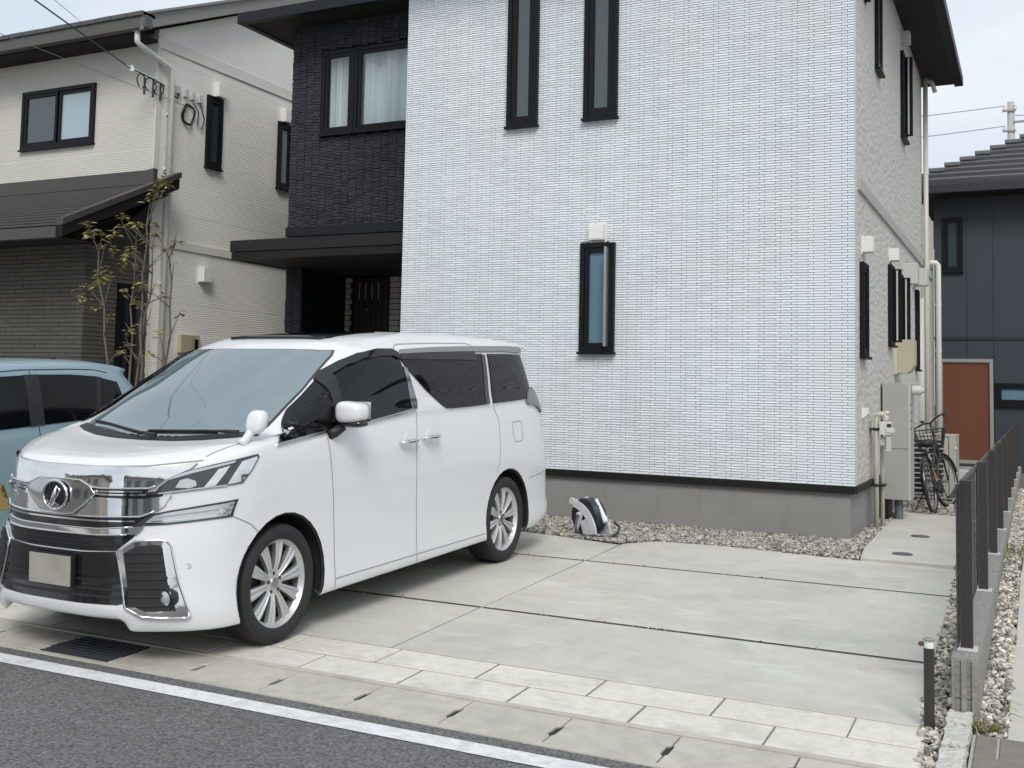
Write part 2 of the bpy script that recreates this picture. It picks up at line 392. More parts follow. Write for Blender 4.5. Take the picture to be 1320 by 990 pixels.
# side path
path = link('side_path', slab_mesh('side_path', [(-1.345, 10.225), (-0.60, 10.225), (-0.60, 12.62), (-1.445, 12.62), (-1.405, 10.9)], zf=lambda y: 0.195, thick=0.12), pathconc, kind='structure')
link('slab', slab_mesh('slab', [(-1.445, 12.63), (-0.60, 12.63), (-0.60, 14.5), (-0.95, 14.55), (-1.44, 14.6)], zf=lambda y: 0.196, thick=0.12), pathconc, path)
lidm = M('drain lid grey', (0.10, 0.105, 0.115), 0.6); lidb = M('pale blue chalk mark', (0.52, 0.56, 0.62), 0.8)
for x, y, r in ((-1.05, 10.62, 0.085), (-1.03, 12.1, 0.085)):
    MB().lathe([(0, 0.207), (r-0.012, 0.207), (r-0.010, 0.204), (r, 0.204), (r, 0.19)], 28, (x, y, 0)).build('drain_lid', lidm, path)
# pavers, two courses between slabs and gutter
pave = MB().add([(-16, 5.185, gz(5.185)-0.0035), (-0.47, 5.185, gz(5.185)-0.0035), (-0.50, 5.828, gz(5.828)-0.0035), (-16, 5.828, gz(5.828)-0.0035)], [(0, 1, 2, 3)]).build('paver_strip', mortar, kind='structure')
x = -0.788; row1 = [(-0.783, -0.462)]
while x > -16: row1.append((x-0.624, x)); x -= 0.637
x = -1.108; row2 = [(-1.101, -0.458)]
while x > -16: row2.append((x-0.624, x)); x -= 0.637
for rw, y0, y1 in ((row1, 5.504, 5.804), (row2, 5.199, 5.489)):
    for a, b in rw:
        j = [RNG.uniform(-0.002, 0.002) for _ in range(3)]
        link('paver', slab_mesh('paver', rect(a+j[0]+0.001, b+j[1]-0.001, y0+0.001, y1-0.002), thick=0.05, bev=0.003, z0=0.001+j[2]*0.3), paverst, pave)
# gutter of precast blocks with notched drainage joints
gut = MB().box(-30, 30, 4.712, 4.758, -0.10, gz(4.73)+0.004, 0.004).box(-30, 30, 5.138, 5.186, -0.10, gz(5.16)+0.008, 0.004).build('gutter', curbconc, kind='structure')
MB().add([(-30, 4.758, gz(4.75)-0.010), (30, 4.758, gz(4.75)-0.010), (30, 5.138, gz(5.13)-0.010), (-30, 5.138, gz(5.13)-0.010)], [(0, 1, 2, 3)]).build('gutter_channel', M('gutter dark', (0.03, 0.03, 0.028), 0.9), gut)
x = 2.79
while x > -14:
    a, b = x-0.531+0.004, x-0.004
    if not (a > -5.25 and b < -4.6):
        e = RNG.uniform(-0.004, 0.004, 6)
        poly = [(a, 4.762), (b, 4.762), (b, 4.86+e[0]), (b-0.017-abs(e[1])*2, 4.88+e[2]), (b-0.017, 4.99+e[3]), (b, 5.01+e[4]), (b, 5.134), (a, 5.134), (a, 5.01+e[4]), (a+0.010, 4.99), (a+0.010, 4.88), (a, 4.86+e[5])]
        link('curb_block', slab_mesh('curb_block', poly, thick=0.07, bev=0.004, z0=0.002), curbconc, gut)
    x -= 0.531
grm = M('steel grate', (0.09, 0.105, 0.12), 0.45, metal=0.5)
g = MB()
for i in range(9):
    y = 4.775 + i*0.0435
    g.add([(-5.19, y, gz(y)), (-4.665, y, gz(y)), (-4.665, y+0.026, gz(y)), (-5.19, y+0.026, gz(y)), (-5.19, y, gz(y)-0.03), (-4.665, y, gz(y)-0.03), (-4.665, y+0.026, gz(y)-0.03), (-5.19, y+0.026, gz(y)-0.03)],
          [(0, 1, 2, 3), (0, 4, 5, 1), (3, 2, 6, 7), (0, 3, 7, 4), (1, 5, 6, 2)])
for xx in (-5.19, -4.93, -4.68): g.box(xx, xx+0.012, 4.765, 5.13, -0.05, gz(4.77)-0.004)
g.build('drain_grate', grm, gut)

# ------------------------------------------------------------------ gravel
def gravel(name, polys, n_m2, size, m, z_of, label=None):
    ico = bmesh.new(); bmesh.ops.create_icosphere(ico, subdivisions=1, radius=1)
    ico.verts.index_update(); bv = np.array([v.co[:] for v in ico.verts]); bf = np.array([[v.index for v in f.verts] for f in ico.faces]); ico.free()
    bv = bv + 0.0
    pts = []
    for poly in polys:
        p = np.array(poly); x0, y0 = p.min(0); x1, y1 = p.max(0); n = int((x1-x0)*(y1-y0)*n_m2)
        q = np.column_stack([RNG.uniform(x0, x1, n), RNG.uniform(y0, y1, n)])
        ins = np.zeros(n, bool); j = len(p)-1
        for i in range(len(p)):
            c = ((p[i, 1] > q[:, 1]) != (p[j, 1] > q[:, 1])) & (q[:, 0] < (p[j, 0]-p[i, 0])*(q[:, 1]-p[i, 1])/(p[j, 1]-p[i, 1]+1e-12)+p[i, 0])
            ins ^= c; j = i
        pts.append(q[ins])
    q = np.vstack(pts); n = len(q)
    s = RNG.lognormal(0, 0.28, n)*size
    sc = np.column_stack([s*RNG.uniform(0.9, 1.5, n), s*RNG.uniform(0.55, 0.95, n), s*RNG.uniform(0.35, 0.7, n)])
    v = bv[None]*(1+RNG.uniform(-0.32, 0.32, (n, len(bv), 1)))*sc[:, None, :]
    a, t, u = RNG.uniform(0, 2*PI, n), RNG.normal(0, 0.45, n), RNG.normal(0, 0.45, n)
    def rot(v, ang, i, j):
        c, d = np.cos(ang)[:, None], np.sin(ang)[:, None]; w = v.copy()
        w[..., i] = c*v[..., i]-d*v[..., j]; w[..., j] = d*v[..., i]+c*v[..., j]; return w
    v = rot(rot(rot(v, t, 0, 2), u, 1, 2), a, 0, 1)
    z = np.array([z_of(y) for y in q[:, 1]]) + RNG.uniform(-0.006, 0.016, n)
    v = v + np.column_stack([q, z])[:, None, :]
    F = (bf[None]+(np.arange(n)*len(bv))[:, None, None]).reshape(-1, 3)
    me = bpy.data.meshes.new(name); me.vertices.add(n*len(bv)); me.vertices.foreach_set('co', v.astype(np.float32).ravel())
    me.loops.add(F.size); me.loops.foreach_set('vertex_index', F.ravel().astype(np.int32))
    me.polygons.add(len(F)); me.polygons.foreach_set('loop_start', np.arange(0, F.size, 3, dtype=np.int32)); me.polygons.foreach_set('loop_total', np.full(len(F), 3, np.int32))
    me.update(calc_edges=True); me.validate()
    o = link(name, me, m, kind='stuff'); return o
def zg(y): return min(gz(y), 0.172) - 0.012 if y < 10.6 else 0.172
gravel('gravel', [[(-6.5, 10.3), (-5.1, 10.22), (-4.25, 10.1), (-3.41, 9.9), (-3.16, 10.24), (-2.57, 10.3), (-1.36, 10.17), (-1.42, 10.9), (-1.46, 14.6), (-1.6, 14.6), (-1.6, 11.42), (-6.5, 11.42)]], 4200, 0.0150, gravelA, lambda y: 0.176)
gravel('gravel', [[(-1.6, 14.6), (-0.36, 14.5), (-0.36, 20), (-1.6, 20)], [(-0.6, 10.2), (-0.42, 10.2), (-0.38, 14.6), (-0.6, 14.6)]], 900, 0.026, gravelA, lambda y: 0.172)
gravel('gravel', [[(-0.46, 5.19), (-0.37, 5.19), (-0.37, 10.2), (-0.59, 10.2), (-0.50, 5.8)], [(-0.265, 5.85), (-0.135, 5.85), (-0.12, 20), (-0.25, 20)]], 3200, 0.0155, gravelB, zg)
gravel('gravel', [rect(-3.4, -0.535, 7.003, 7.042), rect(-3.39, -0.566, 8.988, 9.027), rect(-6.4, -3.4, 7.003, 7.042), rect(-6.4, -3.4, 8.988, 9.027)], 260, 0.0085, gravelA, lambda y: gz(y)-0.010)

# ------------------------------------------------------------------ white house
YF, XS, YD = 11.40, -1.57, 12.90
house = thing('house', 'white brick two storey house with charcoal stone siding over its dark porch', 'house', (-4.5, 15, 0.17))
MB().box(-6.60, -1.595, YF+0.025, 19.05, -0.1, 0.636).box(-9.4, -6.60, YD+0.06, 19.05, -0.1, 0.3).build('foundation', found, house)
MB().box(-6.66, -1.545, YF-0.022, YF+0.05, 0.630, 0.700).box(-1.60, -1.537, YF+0.05, 19.02, 0.630, 0.696).build('base_trim', darktrim, house)
front = MB().box(-6.655, -1.56, YF+0.004, YF+0.06, 0.70, 6.75).build('front_wall', brickjoint, house)
# the window openings of the white wall
W3 = (-4.387, -3.993, 1.982, 3.172); W1 = (-5.316, -4.934, 4.545, 6.25); W2 = (-4.381, -3.991, 4.552, 6.25)
ROW, BL = 0.455/17, 0.1605
boxes = []; k = 0; z = 0.704
while z < 6.72:
    x = -1.547; off = (BL*0.74, BL*0.74-BL/3)[k % 2]
    cuts = [x, x-off]
    while cuts[-1] > -6.66: cuts.append(max(-6.665, cuts[-1]-BL))
    for b, a in zip(cuts[:-1], cuts[1:]):
        if b-a < 0.012: continue
        if any(a > w[0]-0.02 and b < w[1]+0.02 and z > w[2]-0.02 and z < w[3]+0.02 for w in (W1, W2, W3)): continue
        boxes.append((a+0.0025, b-0.0025, YF-0.012, YF+0.006, z+0.0025, z+ROW-0.0025))
    z += ROW; k += 1
vis = [b for b in boxes if b[4] < 4.2 and b[1] > -3.3]
vis.sort(key=lambda b: -b[1]-0.35*abs(b[4]-1.4)*0)
near = sorted(vis, key=lambda b: (b[1]-b[0] < 0.15, -b[1]))[:300]
ids = set(near)
cache = {}
for b in near:
    w = round(b[1]-b[0], 3)
    if w not in cache:
        t = MB(); h = ROW-0.0050
        t.add([(-w/2, 0, -h/2), (w/2, 0, -h/2), (w/2, 0.018, -h/2), (-w/2, 0.018, -h/2), (-w/2, 0.0025, h/2), (w/2, 0.0025, h/2), (w/2, 0.018, h/2), (-w/2, 0.018, h/2)],
              [(3,2,1,0),(4,5,6,7),(0,1,5,4),(1,2,6,5),(2,3,7,6),(3,0,4,7)])
        me = t.mesh('brick'); me.materials.append(brickw); cache[w] = me
    o = bpy.data.objects.new('brick', cache[w]); C.objects.link(o); o.parent = front
    o.location = ((b[0]+b[1])/2, b[2], (b[4]+b[5])/2)
rest = [b for b in boxes if b not in ids]
# corner returns along the side wall
z = 0.704
while z < 6.72:
    rest.append((-1.575, -1.547, YF-0.010, YF+0.115, z+0.0025, z+ROW-0.0025)); z += ROW
bf = box_field('brick_facing', rest, brickw, front)
v = np.empty(len(bf.data.vertices)*3, np.float32); bf.data.vertices.foreach_get('co', v); v = v.reshape(-1, 8, 3); v[:-226, 4:6, 1] += 0.0025; bf.data.vertices.foreach_set('co', v.ravel())
side = MB().box(-1.63, XS, YF+0.06, 19.07, 0.69, 6.75).box(-1.75, XS-0.03, 19.07, 21.2, 0.3, 4.75).build('side_wall', hammer, house)
MB().box(-1.64, -1.64+0.08, 21.05, 21.22, 0.3, 4.70).build('corner_trim', beltm, house)
MB().box(XS-0.01, XS+0.028, YF+0.36, 19.08, 3.660, 3.787, 0.004).box(XS-0.04, XS-0.004, 19.08, 21.2, 3.660, 3.787).build('belt_course', beltm, house)
# main volume behind, so that the house closes from other angles
MB().box(-6.60, -1.66, YF+0.07, 19.0, 0.6, 6.74).box(-9.38, -6.60, YD+0.60, 19.0, 3.6, 6.74).box(-9.40, -6.60, 15.0, 19.0, 0.25, 3.6).build('rear_wall', beltm, house)
MB().box(-6.665, -6.60, YF+0.06, YD+0.1, 0.7, 6.75).build('return_wall', brickw, house)

# charcoal stone part
dk = MB().box(-9.455, -8.90, YD+0.012, YD+0.08, 3.66, 6.75).box(-8.90, -6.60, YD+0.012, YD+0.08, 3.66, 5.10).box(-8.90, -6.60, YD+0.012, YD+0.08, 6.28, 6.75).box(-9.455, -9.39, YD+0.08, 19.0, 0.25, 6.75).box(-9.455, -9.18, YD+0.012, YD+0.09, 0.25, 3.66).build('dark_wall', darkbase, house)
boxes = []
def stone_cols(x0, x1, z0, z1, holes=()):
    x = x0; i = 0
    while x < x1-0.02:
        w = 0.127; zz = z0 - (i % 2)*0.021 + RNG.uniform(-0.004, 0.004)
        while zz < z1:
            a, b, c, d = x+0.003, min(x+w-0.003, x1), max(zz+0.003, z0), min(zz+0.043-0.003, z1)
            if d-c > 0.008 and not any(b > h[0] and a < h[1] and d > h[2] and c < h[3] for h in holes):
                e = RNG.uniform(-0.006, 0.004); boxes.append((a, b, YD-0.014+e, YD+0.02, c, d))
            zz += 0.043
        x += w; i += 1
DW1 = (-8.913, -8.37, 5.086, 6.29); DW2 = (-8.365, -6.9, 5.086, 6.29)
stone_cols(-9.455, -6.61, 3.80, 6.72, ((-8.92, -6.6, 5.08, 6.30),))
stone_cols(-9.455, -9.18, 0.25, 3.30)
st = box_field('stone_facing', boxes, darkblk, dk, jit=0.0032)
MB().box(-9.475, -6.64, YD-0.035, YD+0.02, 3.665, 3.80, 0.004).build('wall_trim', navytrim, house)

# porch roof: two stacked fascia boards and a boarded soffit
MB().box(-9.60, -6.63, 11.80, 11.86, 3.325, 3.475, 0.004).box(-9.60, -9.54, 11.86, 14.4, 3.325, 3.475).build('porch_fascia', fascia, house)
MB().box(-9.585, -6.63, 11.815, 11.87, 3.215, 3.318, 0.003).box(-9.585, -9.53, 11.87, 14.4, 3.215, 3.318).build('porch_fascia', darktrim, house)
MB().box(-9.53, -6.63, 11.87, 14.4, 3.225, 3.25).build('porch_soffit', soffit, house)
MB().add([(-9.59, 11.81, 3.478), (-6.63, 11.81, 3.478), (-6.63, YD+0.01, 3.66), (-9.48, YD+0.01, 3.66), (-9.48, 14.4, 3.66), (-9.59, 14.4, 3.478)], [(0, 1, 2, 3), (0, 3, 4, 5)]).build('porch_roof', fascia, house)
# entrance set back under the porch
MB().box(-9.9, -6.6, 14.34, 14.44, 0.25, 3.25).box(-9.39, -9.33, YD+0.09, 14.34, 0.25, 3.23).build('porch_wall', darkbase, house)
MB().box(-9.4, -6.65, 11.6, 14.34, 0.1, 0.40, 0.01).build('porch_floor', found, house)
pl = MB().box(-8.535, -8.30, 14.26, 14.34, 0.4, 3.22).build('pillar', darkbase, house)
pl2 = MB().box(-9.325, -9.20, 14.26, 14.34, 0.4, 3.22).build('pillar', darkbase, house)
for pp, (a, b, jt) in ((pl, (-8.53, -8.30, 0.165)), (pl2, (-9.322, -9.205, 0.08))):
    z = 0.42; i = 0
    while z < 3.14:
        cut = a + jt if i % 2 else a + jt*0.55 + (b-a)*0.4
        for c, d in ((a, cut), (cut, b)):
            if d-c > 0.03: MB().box(c+0.006, d-0.006, 14.235, 14.265, z+0.006, z+0.076, 0.003).build('brick', pillarbr, pp)
        z += 0.082; i += 1
door = MB().box(-9.18, -8.545, 14.27, 14.31, 0.4, 3.20).build('door', doorm, house)
DGR = M('door glazing', (0.32, 0.28, 0.22), 0.25)
for i in range(6): MB().box(-9.165+i*0.102, -9.080+i*0.102, 14.243, 14.272, 0.45, 3.08, 0.005).build('door_panel', doorm, door)
for i in range(4): MB().box(-9.0765+i*0.112, -9.061+i*0.112, 14.240, 14.262, 2.88, 3.12).build('door_light', DGR, door)
MB().tube([(-8.99, 14.20, 1.2), (-8.99, 14.20, 2.1)], 0.014).lathe([(0, 0), (0.02, 0), (0.022, 0.02)], 12, (-8.93, 14.235, 2.72), 'y').build('door_handle', steel, door)

# windows ---------------------------------------------------------------
def window(parent, plane, r, fr=0.045, proud=0.045, sash=0.04, sill=True, glass=None, opened=False, mull=None, back=None, inner=0.0):
    """plane: ('y', Y) facing the street or ('x', X) facing the side path; r = (a0, a1, z0, z1)"""
    ax, c = plane; a0, a1, z0, z1 = r; glass = glass or glassd
    def bx(m, p0, p1, q0, q1, d0, d1, bev=0.0):
        if ax == 'y': m.box(p0, p1, c-d1, c-d0, q0, q1, bev)
        else: m.box(c+d0, c+d1, p0, p1, q0, q1, bev)
        return m
    f = MB()
    bx(f, a0, a1, z1-fr, z1, -0.03, proud, 0.004); bx(f, a0, a1, z0, z0+fr, -0.03, proud, 0.004)
    bx(f, a0, a0+fr, z0+fr, z1-fr, -0.03, proud, 0.004); bx(f, a1-fr, a1, z0+fr, z1-fr, -0.03, proud, 0.004)
    wo_ = f.build('window', blackfr, parent)
    if sill: bx(MB(), a0-0.015, a1+0.015, z0-0.022, z0+0.004, 0.0, proud+0.025, 0.003).build('sill', blackfr, wo_)
    spans = [(a0+fr, a1-fr)]
    if mull: spans = [(a0+fr, mull-0.012), (mull+0.012, a1-fr)]
    for i, (p, q) in enumerate(spans):
        s = MB(); dd = -0.012*i; e = 0.010
        bx(s, p+0.004, q-0.004, z1-fr-sash, z1-fr-0.003, -0.02+dd, proud-e+dd); bx(s, p+0.004, q-0.004, z0+fr+0.003, z0+fr+sash, -0.02+dd, proud-e+dd)
        bx(s, p+0.004, p+sash, z0+fr+sash, z1-fr-sash, -0.02+dd, proud-e+dd); bx(s, q-sash, q-0.004, z0+fr+sash, z1-fr-sash, -0.02+dd, proud-e+dd)
        so = s.build('sash', blackfr, wo_)
        g_ = bx(MB(), p+sash-0.004, q-sash+0.004, z0+fr+sash-0.004, z1-fr-sash+0.004, dd, 0.010+dd).build('pane', glass[i] if isinstance(glass, (list, tuple)) else glass, wo_)
        if back:                     # lace curtain hanging in a dark room behind clear glass
            cu = MB(); n = 40; vs = []
            for k in range(n+1):
                t = p+0.01 + (q-p-0.02)*k/n; dep = -0.13 + 0.05*math.sin(k*0.62+i)+0.018*math.sin(k*1.7)
                for zz in (z0+0.06, z1-0.04): vs.append((t, c-dep, zz) if ax == 'y' else (c+dep, t, zz))
            cu.add(vs, [(2*k, 2*k+2, 2*k+3, 2*k+1) for k in range(n)]).build('curtain', back, wo_)
            bx(MB(), a0-0.02, a1+0.02, z0-0.03, z1+0.03, -0.42, -0.40).build('room_back', roomdark, wo_) if i == 0 else None
    return wo_
w3 = window(house, ('y', YF-0.012), W3, fr=0.052, proud=0.05, sash=0.05, glass=glassb)
# opened sash of the lower window, hinged out on its left, with its pale operator bar
MB().box(-4.060, -4.040, YF-0.20, YF-0.07, 2.04, 3.11, 0.003).build('sash_edge', steel, w3)
window(house, ('y', YF-0.012), W1, fr=0.052, sash=0.06)
window(house, ('y', YF-0.012), W2, fr=0.052, sash=0.06)
def vent_front(x0, x1, z0, z1, y, m=ventw):
    a = MB().box(x0, x1, y-0.09, y-0.005, z0, z1, 0.008).build('vent_hood', m, house)
    MB().box(x0-0.012, x1+0.012, y-0.008, y+0.006, z0-0.02, z1+0.012, 0.003).build('vent_plate', m, a)
    MB().box(x0+0.02, x1-0.02, y-0.094, y-0.088, z0+0.015, z1-0.03).build('vent_cover', m, a)
    return a
vent_front(-4.278, -4.112, 3.20, 3.375, YF-0.012)
dkw = ('y', YD-0.012)
window(house, dkw, DW1, fr=0.05, sash=0.05, glass=sheer, back=curtain)
window(house, dkw, DW2, fr=0.05, sash=0.045, glass=sheer, back=curtain)
# side windows seen along the wall
sw = ('x', XS)
window(house, sw, (11.90, 12.30, 1.98, 2.945), fr=0.05)
window(house, sw, (14.36, 14.76, 2.21, 3.19), fr=0.05)
window(house, sw, (15.42, 15.82, 2.21, 3.19), fr=0.05)
window(house, sw, (17.80, 18.10, 2.0, 3.19), fr=0.05)
window(house, sw, (13.17, 13.57, 5.30, 6.55), fr=0.05)
window(house, sw, (15.90, 16.42, 5.10, 6.28), fr=0.05)
# slim pale sash edges of windows that stand open
for y in (14.56, 15.62, 16.1):
    z0, z1 = (2.27, 3.13) if y < 16 else (5.16, 6.22)
    MB().box(XS+0.075, XS+0.093, y, y+0.03, z0, z1).build('sash_edge', ventg, house); MB().box(XS+0.03, XS+0.135, y+0.031, y+0.05, z0-0.02, z1+0.02).build('sash', blackfr, house)
def vent_side(y0, y1, z0, z1, m=ventw, d=0.11):
    a = MB().box(XS+0.008, XS+d, y0, y1, z0, z1, 0.010).build('vent_hood', m, house)
    MB().box(XS-0.002, XS+0.010, y0-0.012, y1+0.012, z0-0.02, z1+0.012).build('vent_plate', m, a)
    return a
vent_side(12.05, 12.22, 3.06, 3.225); vent_side(14.50, 14.68, 3.25, 3.40)
vent_side(16.15, 16.42, 3.12, 3.40, ventg, 0.18); vent_side(17.45, 17.7, 3.22, 3.47, ventg, 0.20)
vent_side(16.0, 16.2, 6.42, 6.575, ventg); vent_side(12.25, 12.40, 5.80, 6.1, blackfr, 0.06)
# eaves and roof
def eave(x0, x1, y0, y1, z=6.70):
    MB().box(x0+0.10, x1-0.10, y0+0.10, y1-0.10, z, z+0.03).build('soffit', soffit, house)
    f = MB()
    f.box(x0, x1, y0, y0+0.10, z-0.015, z+0.135, 0.006); f.box(x0, x0+0.10, y0+0.10, y1-0.1, z-0.015, z+0.135, 0.006); f.box(x1-0.13, x1, y0+0.10, y1, z-0.015, z+0.135, 0.006)
    f.build('eave_gutter', navytrim, house)
    xm, ym, h = (x0+x1)/2, (y0+y1)/2, 0.30*(min(x1-x0, y1-y0)/2)
    r = min(x1-x0, y1-y0)/2
    v = [(x0+0.04, y0+0.04, z+0.14), (x1-0.04, y0+0.04, z+0.14), (x1-0.04, y1, z+0.14), (x0+0.04, y1, z+0.14), (x0+r, y0+r, z+0.14+h), (x1-r, y1-r, z+0.14+h)]
    MB().add(v, [(0, 1, 4), (1, 2, 5, 4), (2, 3, 5), (3, 0, 4, 5)]).build('roof', fascia, house)
eave(-10.03, -7.30, 12.30, 19.67); eave(-7.29, -0.985, 10.80, 19.665)
# downpipes and conduit on the side wall
MB().tube([(-1.50, 18.95, 6.69), (-1.50, 18.95, 0.2)], 0.038, 10).tube([(-1.50, 18.95, 6.66), (-1.40, 18.97, 6.60), (-1.36, 18.98, 6.45)], 0.034, 10).build('downpipe', pipec, house, smooth=True)
MB().tube([(XS+0.03, 18.35, 3.10), (XS+0.03, 18.35, 0.25)], 0.055, 10).build('conduit', ventg, house, smooth=True)
MB().tube([(-1.72, 20.9, 3.94), (-1.50, 20.95, 3.94), (-1.47, 20.95, 3.90), (-1.47, 20.95, 0.3)], 0.045, 10).build('downpipe', pipewh, house, smooth=True)
for z in (1.2, 2.4, 3.2): MB().box(-1.52, -1.42, 20.93, 20.97, z, z+0.03).build('pipe_clip', pipewh, house)

# ------------------------------------------------------------------ beige neighbour house on the left
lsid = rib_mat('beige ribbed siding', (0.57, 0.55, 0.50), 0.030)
lside = rib_mat('beige ribbed siding lightened for shade', (0.76, 0.735, 0.675), 0.034, depth=0.0024, wav=0.2)  # same siding as the front, colour lightened to offset shade between the houses
lbelt = M('beige belt', (0.65, 0.63, 0.575), 0.7, var=0.04, vs=4)
ltile = M('olive brown tile facing', (0.070, 0.065, 0.053), 0.75, isl=0.10, var=0.12, vs=20)
ltj = M('olive tile joint', (0.035, 0.032, 0.027), 0.9)
mroof = M('brown standing seam metal', (0.058, 0.052, 0.045), 0.42)
rtile = M('dark grey roof tile', (0.075, 0.076, 0.080), 0.6, isl=0.08, var=0.12, vs=12)
XL, YL, YLL = -11.5, 12.31, 11.08
lh = thing('house', 'beige ribbed two storey house with low brown metal porch roof', 'house', (-15, 16, 0.15))
MB().box(-20.0, -14.29, YL, YL+0.1, 4.3, 6.75).box(-12.73, XL-0.012, YL, YL+0.1, 4.3, 6.75).box(-14.29, -12.73, YL, YL+0.1, 4.3, 5.20).box(-14.29, -12.73, YL, YL+0.1, 6.10, 6.75).build('front_wall', lsid, lh)
# gable side wall under the raking roof
MB().prism([(YL+0.013, 0.1), (20.0, 0.1), (20.0, 8.8), (16.2, 8.48), (YL+0.013, 6.80)], 'x', XL-0.1, XL).build('side_wall', lside, lh)
MB().box(-20.0, XL-0.11, YL+0.6, 20, 0.1, 6.7).build('rear_wall', lbelt, lh)
MB().box(XL-0.005, XL+0.012, YL-0.002, 20.0, 6.535, 6.70).box(XL-0.005, XL+0.022, YL-0.002, 20.0, 6.525, 6.548).box(XL-0.005, XL+0.025, YL-0.002, 20.0, 3.565, 3.69, 0.004).build('belt_course', lbelt, lh)
MB().box(XL-0.012, XL+0.006, YL-0.008, YL+0.10, 4.4, 6.75).box(XL-0.012, XL+0.006, YL-0.008, YL+0.06, 0.2, 3.9).build('corner_trim', lbelt, lh)
# tiled ground storey that stands forward
tw = MB().box(-20.0, XL-0.015, YLL+0.015, YL, 0.1, 3.42).prism([(YLL+0.3, 3.42), (YL, 3.42), (YL, 4.2)], 'x', XL-0.2, XL-0.015).build('tiled_wall', ltj, lh)
boxes = []; k = 0; z = 0.3
LDOOR = (11.70, 12.03, 0.3, 2.93)
while z < 3.42:
    x = XL+0.0; off = (0, 0.15)[k % 2]; x1 = x; first = True
    while x1 > -15.2:
        w = 0.30 if not first else (0.30 if k % 2 == 0 else 0.15)
        e = RNG.uniform(-0.004, 0.004); boxes.append((x1-w+0.003, x1-0.003, YLL-0.012+e, YLL+0.02, z+0.004, z+0.056)); x1 -= w; first = False
    y = YLL+0.0
    while y < YL-0.02:
        w = min(0.30, YL-y); e = RNG.uniform(-0.004, 0.004)
        if not (y+w > LDOOR[0] and y < LDOOR[1] and z < LDOOR[3]): boxes.append((XL-0.02, XL+0.004+e, y+0.003, y+w-0.003, z+0.004, z+0.056))
        y += w
    z += 0.060; k += 1
box_field('tile_facing', boxes, ltile, tw)
window(lh, ('x', XL-0.005), LDOOR, fr=0.06, sash=0.05, sill=False, glass=M('navy dark glass', (0.02, 0.028, 0.045), 0.1, ior=1.6))
# low metal roof with ribs running along the eave, slope between eave (y 10.3) and wall
e0, e1, ze, zw = 10.34, YL-0.005, 3.545, 4.44
sl = (zw-ze)/(e1-e0); XR = -11.10
lr = MB().add([(-20, e0, ze), (XR-0.1, e0, ze), (XR-0.1, 12.42, ze+sl*(12.42-e0)), (-20, 12.42, ze+sl*(12.42-e0)), (-20, e0, ze-0.1), (XR-0.1, e0, ze-0.1), (XR-0.1, 12.42, ze+sl*(12.42-e0)-0.1), (-20, 12.42, ze+sl*(12.42-e0)-0.1)],
     [(0, 1, 2, 3), (7, 6, 5, 4), (0, 4, 5, 1), (1, 5, 6, 2)]).build('porch_roof', mroof, lh)
n = 13
for i in range(n):
    a = e0 + (e1-e0)*i/n; b = e0 + (e1-e0)*(i+1)/n; za, zb = ze+sl*(a-e0), ze+sl*(b-e0)
    MB().add([(-20, a-0.045, za+0.048), (XR-0.1, a-0.045, za+0.048), (XR-0.1, b, zb+0.016), (-20, b, zb+0.016), (-20, a-0.045, za+0.016), (XR-0.1, a-0.045, za+0.016), (-20, a+0.03, za+0.014), (XR-0.1, a+0.03, za+0.014)], [(0, 1, 2, 3), (0, 4, 5, 1), (4, 6, 7, 5)]).build('roof_sheet', mroof, lr)
MB().box(-20, -11.56, YL-0.10, YL-0.01, 4.45, 4.66, 0.004).prism([(-11.56, 4.45), (-11.40, 4.45), (-11.40, 4.68), (-11.56, 4.66)], 'y', YL-0.10, YL-0.02).build('roof_flashing', mroof, lr)
# rake board and eave gutter
MB().prism([(10.28, 3.40), (10.28, 3.60), (12.46, 3.62+sl*(12.46-10.28)), (12.46, 3.40+sl*(12.46-10.28))], 'x', XR-0.11, XR-0.02).build('rake_board', darktrim, lh)
MB().prism([(10.27, 3.555), (10.27, 3.64), (12.48, 3.64+sl*(12.48-10.27)), (12.48, 3.555+sl*(12.48-10.27))], 'x', XR-0.13, XR).build('rake_cap', mroof, lh)
MB().box(-20, XR-0.12, 10.26, 10.36, 3.39, 3.54, 0.006).build('eave_gutter', mroof, lh)
MB().add([(-20, 10.36, 3.40), (XR-0.1, 10.36, 3.40), (XR-0.1, YLL, 3.42), (-20, YLL, 3.42)], [(3, 2, 1, 0)]).add([(XR-0.1, 10.36, 3.40), (XR-0.1, 12.4, 3.40+sl*2.0), (XL-0.02, 12.4, 3.40+sl*2.0), (XL-0.02, 10.36, 3.40)], [(0, 1, 2, 3)]).build('porch_soffit', soffit, lh)
# main roof: eave towards the street, rake to the right
sm = 0.42; y0 = 11.72; zr = 6.64
MB().add([(-20, y0, zr+0.17), (XL+0.30, y0, zr+0.17), (XL+0.30, 16.2, zr+0.17+sm*(16.2-y0)), (-20, 16.2, zr+0.17+sm*(16.2-y0)), (XL+0.30, 21, zr+0.17+sm*(16.2-y0)-sm*4.8), (-20, 21, zr+0.17+sm*(16.2-y0)-sm*4.8)], [(0, 1, 2, 3), (3, 2, 4, 5)]).build('roof', rtile, lh)
rt = lh.children[-1]
for i in range(22):            # the tile butts that show along the eave
    x = XL+0.26 - i*0.305
    MB().box(x-0.292, x, y0-0.05, y0+0.22, zr+0.15+(i % 3)*0.0015, zr+0.215+(i % 3)*0.0015, 0.008).build('roof_tile', rtile, rt)
MB().box(-20, XL+0.30, y0-0.02, y0+0.12, zr-0.02, zr+0.155, 0.006).build('eave_gutter', M('grey brown gutter', (0.085, 0.08, 0.075), 0.5), lh)
MB().box(-20, XL-0.02, y0+0.12, YL, zr-0.045, zr-0.01).build('eave_soffit', soffit, lh)
